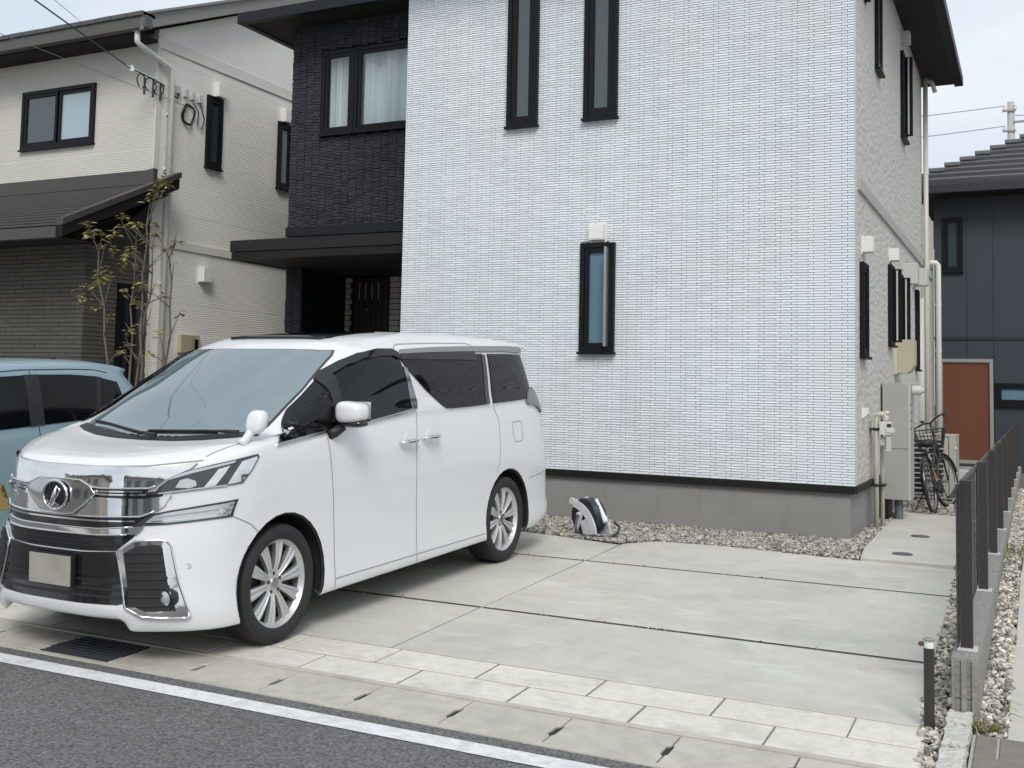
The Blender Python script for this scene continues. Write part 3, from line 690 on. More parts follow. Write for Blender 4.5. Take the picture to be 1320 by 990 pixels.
MB().prism([(y0-0.02, zr-0.05), (y0-0.02, zr+0.20), (16.2, zr+0.22+sm*(16.2-y0)), (16.2, zr-0.02+sm*(16.2-y0))], 'x', XL+0.20, XL+0.26).build('rake_board', M('taupe rake board', (0.22, 0.21, 0.195), 0.6), lh)
MB().prism([(y0+0.05, zr-0.03), (16.2, zr-0.01+sm*(16.2-y0)), (16.2, zr+0.02+sm*(16.2-y0)), (y0+0.05, zr+0.0)], 'x', XL+0.001, XL+0.20).build('rake_soffit', lbelt, lh)
# windows
window(lh, ('y', YL), (-14.30, -12.72, 5.18, 6.12), fr=0.06, sash=0.05, mull=-13.50, glass=[glassd, glasss])
window(lh, ('x', XL), (13.43, 13.80, 4.945, 6.09), fr=0.05, sash=0.05)
window(lh, ('x', XL), (15.29, 15.66, 4.935, 6.09), fr=0.05, sash=0.05, glass=glassg)
for y, z in ((13.68, 6.20), (15.46, 6.20), (13.49, 3.23)):
    a = MB().box(XL+0.008, XL+0.12, y-0.10, y+0.10, z-0.11, z+0.12, 0.012).build('vent_hood', ventw, lh)
    MB().box(XL-0.002, XL+0.012, y-0.115, y+0.115, z-0.13, z+0.13).build('vent_plate', ventw, a)
# downpipe with its swan neck
MB().tube([(XL+0.06, 11.80, 6.62), (XL+0.06, 11.80, 6.46), (XL+0.07, 11.86, 6.42), (XL+0.07, 12.48, 6.27), (XL+0.07, 12.55, 6.20), (XL+0.07, 12.55, 0.2)], 0.042, 10).build('downpipe', pipewh, lh, smooth=True)
for z in (5.55, 4.72, 3.0): MB().box(XL, XL+0.08, 12.52, 12.58, z, z+0.03).build('pipe_clip', pipewh, lh)
# service bracket, insulators and boxes where the overhead line arrives
blk = M('black rubber', (0.012, 0.012, 0.013), 0.5)
sb = thing('service_bracket', 'grey service bracket with looped black cables at the beige corner', 'cable bracket', (XL, 12.3, 6.05))
MB().tube([(XL-0.06, 11.72, 6.10), (XL-0.01, 12.28, 6.03), (XL+0.02, 12.45, 5.98)], 0.018, 6).build('arm', steel, sb)
for i, (y, w) in enumerate(((11.96, 0.16), (12.14, 0.22), (12.30, 0.2))):
    pts = [(XL+0.02+0.01*i, y + w*math.sin(t)*0.55, 6.03-0.02*i - 0.10*(1-math.cos(t))) for t in np.linspace(-PI*0.9, PI*0.9, 15)]
    MB().tube(pts, 0.010, 6).build('cable_loop', blk, sb, smooth=True)
    MB().tube([(XL+0.03, y+0.05, 6.0), (XL+0.03, y+0.06, 5.82), (XL+0.03, y+0.06, 5.74)], [0.010, 0.016, 0.020], 7).build('connector', blk, sb)
MB().lathe([(0.0, 0), (0.035, 0.0), (0.04, 0.04), (0.02, 0.06), (0.035, 0.09), (0.0, 0.1)], 12, (XL-0.05, 11.84, 6.04)).build('insulator', ventw, sb)
jb = thing('cable_coil', 'black coiled cable hanging below small grey junction boxes on beige wall', 'cable', (XL, 13, 5.7))
for i, y in enumerate((12.74, 12.92, 13.08, 13.24)):
    MB().box(XL+0.002, XL+0.05, y-0.035, y+0.035, 5.93-0.01*i, 6.05-0.01*i, 0.006).build('junction_box', ventg, jb)
for r, yy in ((0.165, 12.98), (0.15, 13.0)):
    MB().tube([(XL+0.03+0.02*math.sin(3*t), yy+r*0.8*math.cos(t), 5.66+r*math.sin(t)) for t in np.linspace(0, 2*PI, 28, endpoint=False)], 0.014, 6, closed=True).build('coil', blk, jb, smooth=True)
MB().tube([(XL+0.03, 13.24, 5.93), (XL+0.03, 13.3, 5.8), (XL+0.03, 13.36, 5.66), (XL+0.03, 13.3, 5.5), (XL+0.03, 13.2, 5.56), (XL+0.03, 13.22, 5.75), (XL+0.03, 13.1, 5.86)], 0.009, 6).build('tail', blk, jb, smooth=True)
MB().tube([(XL+0.03, 12.55, 6.02), (XL+0.035, 12.62, 5.88), (XL+0.035, 12.72, 5.85), (XL+0.03, 12.78, 5.97)], 0.012, 6).build('feed', blk, jb, smooth=True)
mt = thing('meter_box', 'small tan box with dark window low on the beige side wall', 'meter box', (XL, 13.2, 2.2))
MB().box(XL, XL+0.08, 12.97, 13.23, 2.0, 2.28, 0.01).box(XL, XL+0.06, 13.25, 13.42, 2.0, 2.28, 0.01).build('case', M('tan plastic', (0.42, 0.36, 0.25), 0.55), mt)
MB().box(XL+0.058, XL+0.068, 13.30, 13.38, 2.06, 2.22).build('dial_window', blackfr, mt)
# overhead lines
def cable(name, a, b, sag, r, label, m=blk, n=24):
    a, b = Vector(a), Vector(b)
    pts = [a.lerp(b, t) - Vector((0, 0, 4*sag*t*(1-t))) for t in np.linspace(0, 1, n)]
    return tag(MB().tube(pts, r, 6).build(name, m, smooth=True), label, 'cable')
cable('overhead_cable', (XL-0.06, 11.74, 6.10), (-8.53, 5.0, 5.80), 0.0, 0.010, 'thick dark overhead cable running down to the bracket on the beige house')
cable('overhead_cable', (XL+0.03, 12.95, 5.78), (-10.4, 5.0, 5.57), 0.0, 0.0045, 'thin grey wire crossing the beige house wall above its wide window', M('grey wire', (0.16, 0.16, 0.165), 0.5))
cable('overhead_cable', (-16.598, 16.0, 8.478), (-8.16, 7.0, 5.23), 0.0, 0.004, 'thin pale wire passing over the tiled roof edge of the beige house', M('pale wire', (0.34, 0.36, 0.38), 0.5))

# ------------------------------------------------------------------ slender tree by the beige house
bark = M('grey bark', (0.115, 0.10, 0.082), 0.9, var=0.3, vs=40)
leafm = M('spring leaf', (0.235, 0.25, 0.065), 0.6, isl=0.35, isltint=(0.20, 0.12, 0.05), var=0.2, vs=30)
tree = thing('tree', 'slender multi stemmed tree with sparse yellow green spring leaves', 'tree', (-9.7, 10.0, 0.15))
def tx(px, pz, dy=0.0): return Vector((-9.94*0.971+0.0+(px-165)*0.01255*0.98, 10.0+dy, 1.55+(470-pz)*0.01015*0.97+0.2))
stems = [[(152, 640), (153, 470), (143, 400), (133, 330), (128, 305)], [(160, 640), (166, 470), (160, 400), (166, 330), (165, 300)], [(172, 640), (190, 470), (185, 400), (189, 320), (190, 285), (202, 262)],
         [(178, 640), (205, 468), (207, 400), (203, 340), (212, 320)], [(166, 640), (178, 470), (190, 410), (192, 360), (196, 300)]]
sb_ = MB(); tips = []
def wob(p): return p + Vector((random.uniform(-.012, .012), random.uniform(-.05, .05), 0))
for si, s in enumerate(stems):
    dy = (-0.15, 0.1, -0.05, 0.15, 0.0)[si]
    pts = []
    for a, b in zip(s[:-1], s[1:]):
        for t in (0, 0.5): pts.append(wob(tx(a[0]+(b[0]-a[0])*t, a[1]+(b[1]-a[1])*t, dy)))
    pts.append(tx(*s[-1], dy)); nr = len(pts)
    sb_.tube(pts, [0.018*(1-0.75*i/nr) for i in range(nr)], 7)
    tips.append(pts[-1])
    for i in range(2, nr-1):
        for _ in range(random.choice((1, 1, 2))):
            p = pts[i]; d = Vector((random.uniform(-1, 1), random.uniform(-0.6, 0.6), random.uniform(0.4, 1.1))).normalized(); l = random.uniform(0.15, 0.42)
            q = p + d*l*0.5 + Vector((0, 0, 0.02)); e = p + d*l + Vector((0, 0, 0.09*l))
            sb_.tube([p, q, e], [0.009, 0.006, 0.003], 5); 
            if p.z > 1.7: tips.append(e)
sb_.build('trunk', bark, tree, smooth=True)
lv = MB()
def leaf(p, d, l):
    d = d.normalized(); s = d.cross(Vector((random.uniform(-.3, .3), random.uniform(-.3, .3), 1))).normalized()*l*0.22; up = Vector((0, 0, 1))*l*0.06
    lv.add([p, p+d*l*0.45+s-up*0.5, p+d*l-up*2.2, p+d*l*0.45-s-up*0.5, p+d*l*0.5+up], [(0, 1, 4), (1, 2, 4), (2, 3, 4), (3, 0, 4)])
def cluster(c, n, r):
    for _ in range(n):
        a = random.uniform(0, 2*PI)
        leaf(c + Vector((random.gauss(0, r*.4), random.gauss(0, r*.4), random.gauss(0, r*.35))), Vector((math.cos(a), math.sin(a), random.uniform(-0.5, 0.35))), random.uniform(0.06, 0.12))
for t in tips:
    if random.random() < 0.72: cluster(t, random.randint(6, 13), 0.06)
for px, pz, n, r in ((118, 352, 26, .13), (95, 385, 22, .13), (128, 362, 20, .10), (135, 305, 12, .07), (141, 328, 10, .07), (175, 297, 14, .07), (176, 318, 12, .07), (172, 430, 12, .07), (116, 398, 10, .06), (106, 308, 9, .06), (143, 346, 14, .08), (130, 371, 10, .06), (174, 395, 8, .05), (170, 421, 10, .06)):
    cluster(tx(px, pz, random.uniform(-.2, .2)), n, r)
lv.build('crown', leafm, tree)

# ------------------------------------------------------------------ navy house behind, right
YB = 25.0
nsid = M('navy panel siding', (0.028, 0.039, 0.050), 0.6, var=0.05, vs=2, bump=0.2, bs=150)
ntrim = M('near black navy trim', (0.016, 0.018, 0.024), 0.5)
btile = M('grey roof tile', (0.105, 0.107, 0.113), 0.32, spec=0.8, isl=0.08, var=0.1, vs=10)
nh = thing('house', 'navy blue house with grey tiled hip roof behind the passage', 'house', (2, 29, 0.15))
MB().box(-1.83, 7, YB, 33, 0.1, 5.78).build('wall', nsid, nh)
for x in (-1.22, -0.73, 0.2, 1.1): MB().box(x-0.008, x+0.008, YB-0.006, YB+0.01, 0.4, 5.6).build('panel_joint', ntrim, nh)
MB().box(-1.84, 7, YB-0.02, YB+0.02, 2.80, 2.86).build('belt_course', ntrim, nh)
window(nh, ('y', YB), (-1.67, -1.285, 4.20, 5.33), fr=0.05, sash=0.06)
window(nh, ('y', YB), (-0.72, 0.60, 1.48, 1.93), fr=0.06, sash=0.06, glass=glassb)
# hip roof of stepped courses
x0, x1, y0, y1, zr, sl = -2.45, 7.6, 24.35, 33.6, 5.95, 0.56
MB().box(x0, x1, y0-0.02, y0+0.12, zr-0.20, zr-0.02, 0.01).box(x0, x0+0.12, y0+0.12, y1, zr-0.2, zr-0.02).build('eave_gutter', ntrim, nh)
MB().box(x0+0.1, x1, y0+0.1, YB+0.01, zr-0.205, zr-0.16).box(x0+0.1, -1.82, y0+0.1, y1, zr-0.206, zr-0.161).build('soffit', soffit, nh)
rf = MB().add([(x0, y0, zr-0.04), (x1, y0, zr-0.04), (x1-4.5, y0+4.5, zr-0.04+4.5*sl), (x0+4.5, y0+4.5, zr-0.04+4.5*sl), (x0, y1, zr-0.04), (x0+4.5, y1-4.5, zr-0.04+4.5*sl)], [(0, 1, 2, 3), (0, 3, 5, 4)]).build('roof', btile, nh)
for i in range(14):
    a, b = i*0.28, (i+1)*0.28+0.02; za, zb = zr+a*sl, zr+b*sl
    MB().add([(x0+a, y0+a, za+0.085), (x1-a, y0+a, za+0.085), (x1-b, y0+b, zb+0.010), (x0+b, y0+b, zb+0.010), (x0+a, y0+a+0.05, za-0.02), (x1-a, y0+a+0.05, za-0.02)], [(0, 1, 2, 3), (0, 4, 5, 1)]).build('tile_course', btile, rf)
    MB().box(x0+a-0.03, x0+a+0.28, y0+a-0.03, y0+a+0.28, za+0.03, za+0.115, 0.02).build('hip_tile', btile, rf)

# ------------------------------------------------------------------ rust coloured screen on posts
rust = M('rust coloured screen cloth', (0.128, 0.041, 0.019), 0.8, var=0.08, vs=6, patch=0.1, ps=0.8)
alu = M('dull aluminium', (0.30, 0.295, 0.275), 0.5, metal=0.3)
sc_ = thing('privacy_screen', 'rust red privacy screen in a grey frame before the navy house', 'screen', (-1.05, 21.5, 0.17))
MB().box(-1.475, -0.70, 21.50, 21.52, 0.53, 2.21).build('screen_panel', rust, sc_)
MB().box(-1.56, -0.645, 21.46, 21.56, 2.235, 2.29).build('top_rail', alu, sc_); MB().box(-1.50, -0.66, 21.47, 21.55, 0.47, 0.53).build('bottom_rail', alu, sc_)
for x in (-1.50, -0.70): MB().box(x-0.0, x+0.055, 21.465, 21.545, 0.13, 2.235).build('post', alu, sc_)
MB().box(-1.6, -0.55, 21.0, 22.5, 0.10, 0.36, 0.01).build('step', pathconc, sc_)

# ------------------------------------------------------------------ concrete utility pole far behind
pm = M('pole concrete', (0.42, 0.42, 0.41), 0.8, var=0.06, vs=3)
up = thing('utility_pole', 'pale concrete utility pole rising behind the grey tiled roof', 'utility pole', (-0.63, 42, 0.1))
MB().lathe([(0.17, 0), (0.11, 11.8), (0, 11.82)], 14, (-0.63, 42, 0.0)).build('pole', pm, up, smooth=True)
for z, w in ((11.45, 0.26), (10.75, 0.26)):
    MB().box(-0.63-w, -0.63+w*0.6, 41.86, 41.92, z, z+0.06).box(-0.63, -0.05, 41.9, 41.95, z-0.4, z-0.33).build('crossarm', alu, up)
for x, z in ((-0.83, 11.5), (-0.5, 11.5), (-0.83, 10.8)): MB().lathe([(0, 0), (0.05, 0), (0.06, 0.06), (0.03, 0.1), (0.05, 0.14), (0, 0.16)], 8, (x, 41.89, z)).build('insulator', ventw, up)
wm = M('grey line', (0.42, 0.45, 0.48), 0.5)
cable('overhead_cable', (-0.83, 41.89, 11.66), (-14, 46, 12.9), 0.25, 0.016, 'upper of the two pale wires from the far utility pole', wm)
cable('overhead_cable', (-0.83, 41.89, 10.96), (-14, 46, 11.9), 0.25, 0.016, 'lower of the two pale wires from the far utility pole', wm)
cable('overhead_cable', (-0.5, 41.89, 11.3), (12, 40, 11.0), 0.25, 0.016, 'pale wire from the far utility pole running off to the right', wm)

# ------------------------------------------------------------------ block wall and mesh fence
BX0, BX1, BY0, ZT = -0.381, -0.257, 6.06, 0.305
bwl = thing('block_wall', 'low grey split block wall carrying the mesh fence', 'wall', (-0.32, 6.06, 0))
def block_mesh(l, name='concrete_block'):
    m = MB(); h = 0.196
    m.box(BX0-BX1, 0, 0.003, l-0.003, 0, h, 0.006)
    return m.mesh(name)
bm_full = block_mesh(0.40); bm_full.materials.append(blockm)
for cz in (ZT-0.197, ZT-0.397):
    y = BY0 + (0.0 if cz > 0 else 0.0); i = 0
    while y < 24.2:
        o = bpy.data.objects.new('concrete_block', bm_full); C.objects.link(o); o.parent = bwl; o.matrix_parent_inverse = Matrix.Translation(-bwl.location)
        o.location = (BX1 + RNG.uniform(-0.0015, 0.0015), y, cz); y += 0.40; i += 1
for x in (BX0+0.004, -0.335, -0.288):       # vertical ribs of the end face
    MB().box(x, x+0.024 if x > BX0+0.01 else x+0.012, BY0-0.012, BY0+0.004, -0.08, ZT-0.012, 0.003).build('end_rib', blockm, bwl)
MB().box(BX0+0.004, BX1-0.004, BY0+0.01, 24.2, -0.1, ZT-0.008).build('mortar_core', mortar, bwl)
fence = thing('mesh_fence', 'dark brown steel mesh fence on the low block wall', 'fence', (-0.32, 6.25, ZT))
postm = M('dark brown fence post', (0.034, 0.030, 0.027), 0.5, var=0.06, vs=10)
wirem = M('brown grey fence wire', (0.055, 0.052, 0.048), 0.5)
FX = -0.318; py = [6.27 + 2.0*i for i in range(10)]
pme = MB().box(-0.028, 0.028, -0.03, 0.03, 0, 0.845, 0.003).mesh('post'); pme.materials.append(postm)
ftm = MB().box(-0.045, 0.05, -0.06, 0.05, 0.0, 0.012, 0.004).mesh('mortar_pad'); ftm.materials.append(M('pale mortar', (0.55, 0.54, 0.50), 0.9, var=0.1, vs=30))
for y in py:
    for me_, nm in ((pme, 'post'), (ftm, 'mortar_pad')):
        o = bpy.data.objects.new(nm, me_); C.objects.link(o); o.parent = fence; o.matrix_parent_inverse = Matrix.Translation(-fence.location); o.location = (FX, y, ZT)
pan = MB(); yA, yB = 0.0, 2.0; xw = 0.0
for zz in (0.03, 0.145, 0.26, 0.375, 0.49, 0.605, 0.72, 0.80): pan.tube([(xw, yA+0.005, zz), (xw, yB-0.005, zz)], 0.0036, 4)
yy = 0.02
while yy < 2.0: pan.tube([(xw-0.004, yy, 0.02), (xw-0.004, yy, 0.80)], 0.0028, 4); yy += 0.05
pan = pan.mesh('mesh_panel'); pan.materials.append(wirem)
rail = MB(); rail.prism([(-0.035, 0.765), (0.0, 0.835), (0.012, 0.83), (-0.022, 0.755)], 'y', 0.0, 1.995); rail = rail.mesh('top_rail'); rail.materials.append(wirem)
for y in py[:-1]:
    for me_, nm in ((pan, 'mesh_panel'), (rail, 'top_rail')):
        o = bpy.data.objects.new(nm, me_); C.objects.link(o); o.parent = fence; o.matrix_parent_inverse = Matrix.Translation(-fence.location); o.location = (FX-0.036, y-0.12 if y == py[0] else y, ZT)
# brush like offcut of the mesh at the foot of the fence
of = MB()
for i in range(9): of.tube([(-0.40-0.002*i, 7.15+0.028*i, 0.06), (-0.375, 7.16+0.028*i, 0.16), (-0.365, 7.17+0.028*i, 0.26)], 0.005, 5)
of.tube([(-0.372, 7.1, 0.13), (-0.372, 7.45, 0.14)], 0.006, 5)
tag(of.build('mesh_offcut', blk), 'short black comb of wire mesh leaning at the foot of the block wall', 'mesh offcut')
# bollard light
bl = thing('bollard_light', 'short dark brown bollard light with clear head beside pavers', 'bollard light', (-0.46, 5.82, gz(5.82)))
MB().lathe([(0.024, -0.05), (0.024, 0.37), (0, 0.37)], 20, (-0.46, 5.82, gz(5.82))).build('post', postm, bl, smooth=False); auto_smooth(bl.children[-1])
MB().lathe([(0.0, 0.371), (0.021, 0.371), (0.021, 0.405), (0.0, 0.405)], 20, (-0.46, 5.82, gz(5.82))).build('lens', M('clear plastic', (0.75, 0.78, 0.78), 0.08, ior=1.45), bl)
MB().lathe([(0, 0.405), (0.026, 0.405), (0.027, 0.412), (0.02, 0.418), (0, 0.419)], 20, (-0.46, 5.82, gz(5.82))).build('cap', alu, bl)
# split stone kerb, neighbour's slab and brown tiles
sk = MB().box(-0.375, -0.29, 3.9, 6.05, -0.15, gz(5.0)+0.012).build('stone_border', mortar, kind='structure')
def rough_block(x0, x1, y0, y1, z0, z1, jit):
    bm = bmesh.new(); bmesh.ops.create_grid(bm, x_segments=4, y_segments=8, size=0.5); bm.free()
    m = MB(); bm = bmesh.new(); bmesh.ops.create_cube(bm, size=1, matrix=Matrix.Translation(((x0+x1)/2, (y0+y1)/2, (z0+z1)/2)) @ Matrix.Diagonal((x1-x0, y1-y0, z1-z0, 1)))
    bmesh.ops.subdivide_edges(bm, edges=bm.edges[:], cuts=4, use_grid_fill=True)
    for v in bm.verts: v.co += Vector(RNG.uniform(-jit, jit, 3))
    return m.bm(bm)
y = 4.2
while y < 6.0:
    l = min(RNG.uniform(0.28, 0.34), 6.045-y)
    rough_block(-0.387, -0.283, y+0.004, y+l-0.004, -0.10, gz(y)+0.048, 0.007).build('edging_stone', edgest, sk); y += l
nb = MB().add([(-0.275, 3.0, gz(3)-0.006), (3.5, 3.0, gz(3)-0.006), (3.5, 5.835, gz(5.835)-0.006), (-0.275, 5.835, gz(5.835)-0.006)], [(0, 1, 2, 3)]).build('neighbour_paving', M('pale joint', (0.42, 0.41, 0.38), 0.9), kind='structure')
def gz2(y): return gz(y)+0.004
for y0_, y1_ in ((5.525, 5.82), (5.22, 5.515), (4.915, 5.21)):
    xx = -0.26 if y0_ > 5.4 or y0_ < 5 else -0.26
    for j in range(8):
        w = 0.088 if (j == 0 and 5.4 < y0_) else 0.40
        link('tile', slab_mesh('tile', rect(xx, xx+w, y0_, y1_), thick=0.04, bev=0.004, z0=0.003), browntile, nb); xx += w+0.012
ns = link('neighbour_slab', slab_mesh('neighbour_slab', rect(-0.135, 3.5, 5.835, 7.66)), pathconc, kind='structure')
link('slab', slab_mesh('slab', rect(-0.125, 3.5, 7.69, 10.3)), pathconc, ns)
link('slab', slab_mesh('slab', rect(-0.115, 3.5, 10.33, 24), zf=lambda y: 0.19), pathconc, ns)
# weeds
grassm = M('dry weed green', (0.15, 0.15, 0.045), 0.7, isl=0.35, isltint=(0.25, 0.21, 0.10))
def weed(x, y, z, n, r, h, label, tall=0):
    m = MB()
    for _ in range(n):
        a = random.uniform(0, 2*PI); q = r*math.sqrt(random.random()); p = Vector((x+q*math.cos(a)*0.6, y+q*math.sin(a), z)); hh = h*random.uniform(0.4, 1.1)
        d = Vector((random.gauss(0, .35), random.gauss(0, .35), 1)).normalized(); s = Vector((math.cos(a), math.sin(a), 0))*0.006
        m.add([p-s, p+s, p+d*hh*0.6+s*0.6, p+d*hh*0.6-s*0.6, p+d*hh+Vector((random.gauss(0, .02), random.gauss(0, .02), -0.01))], [(0, 1, 2, 3), (3, 2, 4)])
    return tag(m.build('weed_clump', grassm), label, 'weed')
weed(-0.225, 5.93, 0.01, 160, 0.10, 0.05, 'low green weed cushion at the end of the block wall')
weed(-0.16, 11.3, 0.17, 420, 0.75, 0.17, 'dry yellow green weeds growing beyond the fence')
m = MB()
for dx, dz in ((0.05, 0.05), (0.07, 0.02), (0.06, 0.08)): m.tube([(-0.155, 6.15, 0.01), (-0.155+dx*0.5, 6.15, 0.03+dz), (-0.155+dx*1.3, 6.13, 0.02+dz)], [0.003, 0.003, 0.001], 4)
tag(m.build('grass_sprig', grassm), 'single thin grass sprig at the neighbouring slab edge', 'weed')
ps = superell((-0.627, 7.42, gz(7.42)+0.011), (0.020, 0.017, 0.014), 0.85, 12, 8).build('pebble', M('brown pebble', (0.12, 0.08, 0.06), 0.8))
tag(ps, 'lone brown pebble on the concrete slab near the bollard', 'stone')

# ------------------------------------------------------------------ car bodies
paintw = M('pearl white paint', (0.72, 0.73, 0.74), 0.30, coat=0.5, spec=0.4)
chrome = M('chrome', (0.78, 0.78, 0.78), 0.05, metal=1.0)
chromed = M('dark chrome', (0.40, 0.40, 0.40), 0.10, metal=1.0)
gloss = M('gloss black', (0.010, 0.010, 0.012), 0.12, coat=0.5)
blackpl = M('black plastic', (0.014, 0.014, 0.015), 0.5)
meshbl = M('black mesh plastic', (0.022, 0.022, 0.024), 0.4)
tint = M('tinted glass', (0.004, 0.005, 0.006), 0.03, spec=0.28)
visor = M('smoked visor', (0.014, 0.015, 0.017), 0.06, spec=0.4)
wshield = M('windscreen glass', (0.115, 0.158, 0.178), 0.02, ior=3.0)
rubber = M('tyre rubber', (0.018, 0.018, 0.019), 0.75, var=0.15, vs=30)
alloy = M('alloy silver', (0.60, 0.60, 0.60), 0.42, metal=0.75)
lampgl = M('lamp clear lens', (0.52, 0.55, 0.58), 0.08, ior=1.6, metal=0.45)
lampdk = M('lamp dark housing', (0.035, 0.037, 0.04), 0.06, ior=1.7)
redlens = M('smoked tail lens', (0.16, 0.16, 0.17), 0.08, ior=1.6)
seamm = M('panel gap', (0.26, 0.26, 0.27), 0.8)
under = M('underbody', (0.008, 0.008, 0.008), 0.95)
platem = M('plain plate', (0.36, 0.34, 0.30), 0.5, patch=0.15, ps=6)

def pchip(x, y, q):
    x = np.asarray(x, float); y = np.asarray(y, float); h = np.diff(x); d = np.diff(y, axis=0)/h[:, None]
    m = np.zeros_like(y); m[0], m[-1] = d[0], d[-1]
    a, b = d[:-1], d[1:]; w1 = (2*h[1:]+h[:-1])[:, None]; w2 = (h[1:]+2*h[:-1])[:, None]
    same = a*b > 0
    with np.errstate(divide='ignore', invalid='ignore'):
        hm = (w1+w2)/(w1/np.where(same, a, 1)+w2/np.where(same, b, 1))
    m[1:-1] = np.where(same, hm, 0)
    i = np.clip(np.searchsorted(x, q)-1, 0, len(x)-2); t = ((q-x[i])/h[i])[:, None]; H = h[i][:, None]
    return (2*t**3-3*t**2+1)*y[i] + (t**3-2*t**2+t)*H*m[i] + (-2*t**3+3*t**2)*y[i+1] + (t**3-t**2)*H*m[i+1]
def loft(ctrl, nj, ni):
    """ctrl: rings x points x 3 -> mirrored bmesh skin in car coordinates (x left, y rearward, z up)"""
    ctrl = np.array(ctrl, float); R, J, _ = ctrl.shape
    mid = ctrl[R//3]; s = np.r_[0, np.cumsum(np.linalg.norm(np.diff(mid, axis=0), axis=1)+0.02)]
    qs = np.concatenate([np.linspace(s[k], s[k+1], max(3, int(nj*(s[k+1]-s[k])/s[-1])+1))[:-1] for k in range(J-1)] + [[s[-1]]])
    A = np.stack([pchip(s, c, qs) for c in ctrl])
    r = np.arange(R, dtype=float); ri = np.linspace(0, R-1, ni)
    ri = np.unique(np.concatenate([r, ri]))
    B = np.stack([pchip(r, A[:, k], ri) for k in range(A.shape[1])], 1)
    bm = bmesh.new(); n, m = B.shape[:2]
    for sg in (1, -1):
        vs = [[bm.verts.new((sg*B[i, k, 0], B[i, k, 1], B[i, k, 2])) for k in range(m)] for i in range(n)]
        for i in range(n-1):
            for k in range(m-1):
                q = [vs[i][k], vs[i][k+1], vs[i+1][k+1], vs[i+1][k]]
                try: bm.faces.new(q if sg > 0 else q[::-1])
                except ValueError: pass
    bmesh.ops.remove_doubles(bm, verts=bm.verts[:], dist=0.002)
    bmesh.ops.dissolve_degenerate(bm, dist=0.0005, edges=bm.edges[:])
    bmesh.ops.recalc_face_normals(bm, faces=bm.faces[:])
    return bm
def cut_arch(bm, yc, zc, r, wmin, nseg=28):
    sel = [f for f in bm.faces if abs(f.calc_center_median().x) > wmin and (f.calc_center_median().yz - Vector((yc, zc))).length < r+0.3]
    for k in range(nseg):
        a = 2*PI*(k+0.5)/nseg; no = Vector((0, math.cos(a), math.sin(a))); co = Vector((0, yc, zc)) + no*r*math.cos(PI/nseg)
        g = [f for f in bm.faces if abs(f.calc_center_median().x) > wmin and (f.calc_center_median().yz - Vector((yc, zc))).length < r+0.15]
        geom = list({e for f in g for e in f.edges}) + list({v for f in g for v in f.verts}) + g
        bmesh.ops.bisect_plane(bm, geom=geom, plane_co=co, plane_no=no, dist=1e-5)
    rin = r*math.cos(PI/nseg)
    def inside(p): 
        d = p - Vector((yc, zc)); return all(d.x*math.cos(2*PI*(k+.5)/nseg)+d.y*math.sin(2*PI*(k+.5)/nseg) < rin+1e-4 for k in range(nseg))
    dl = [f for f in bm.faces if abs(f.calc_center_median().x) > wmin and inside(f.calc_center_median().yz)]
    bmesh.ops.delete(bm, geom=dl, context='FACES')
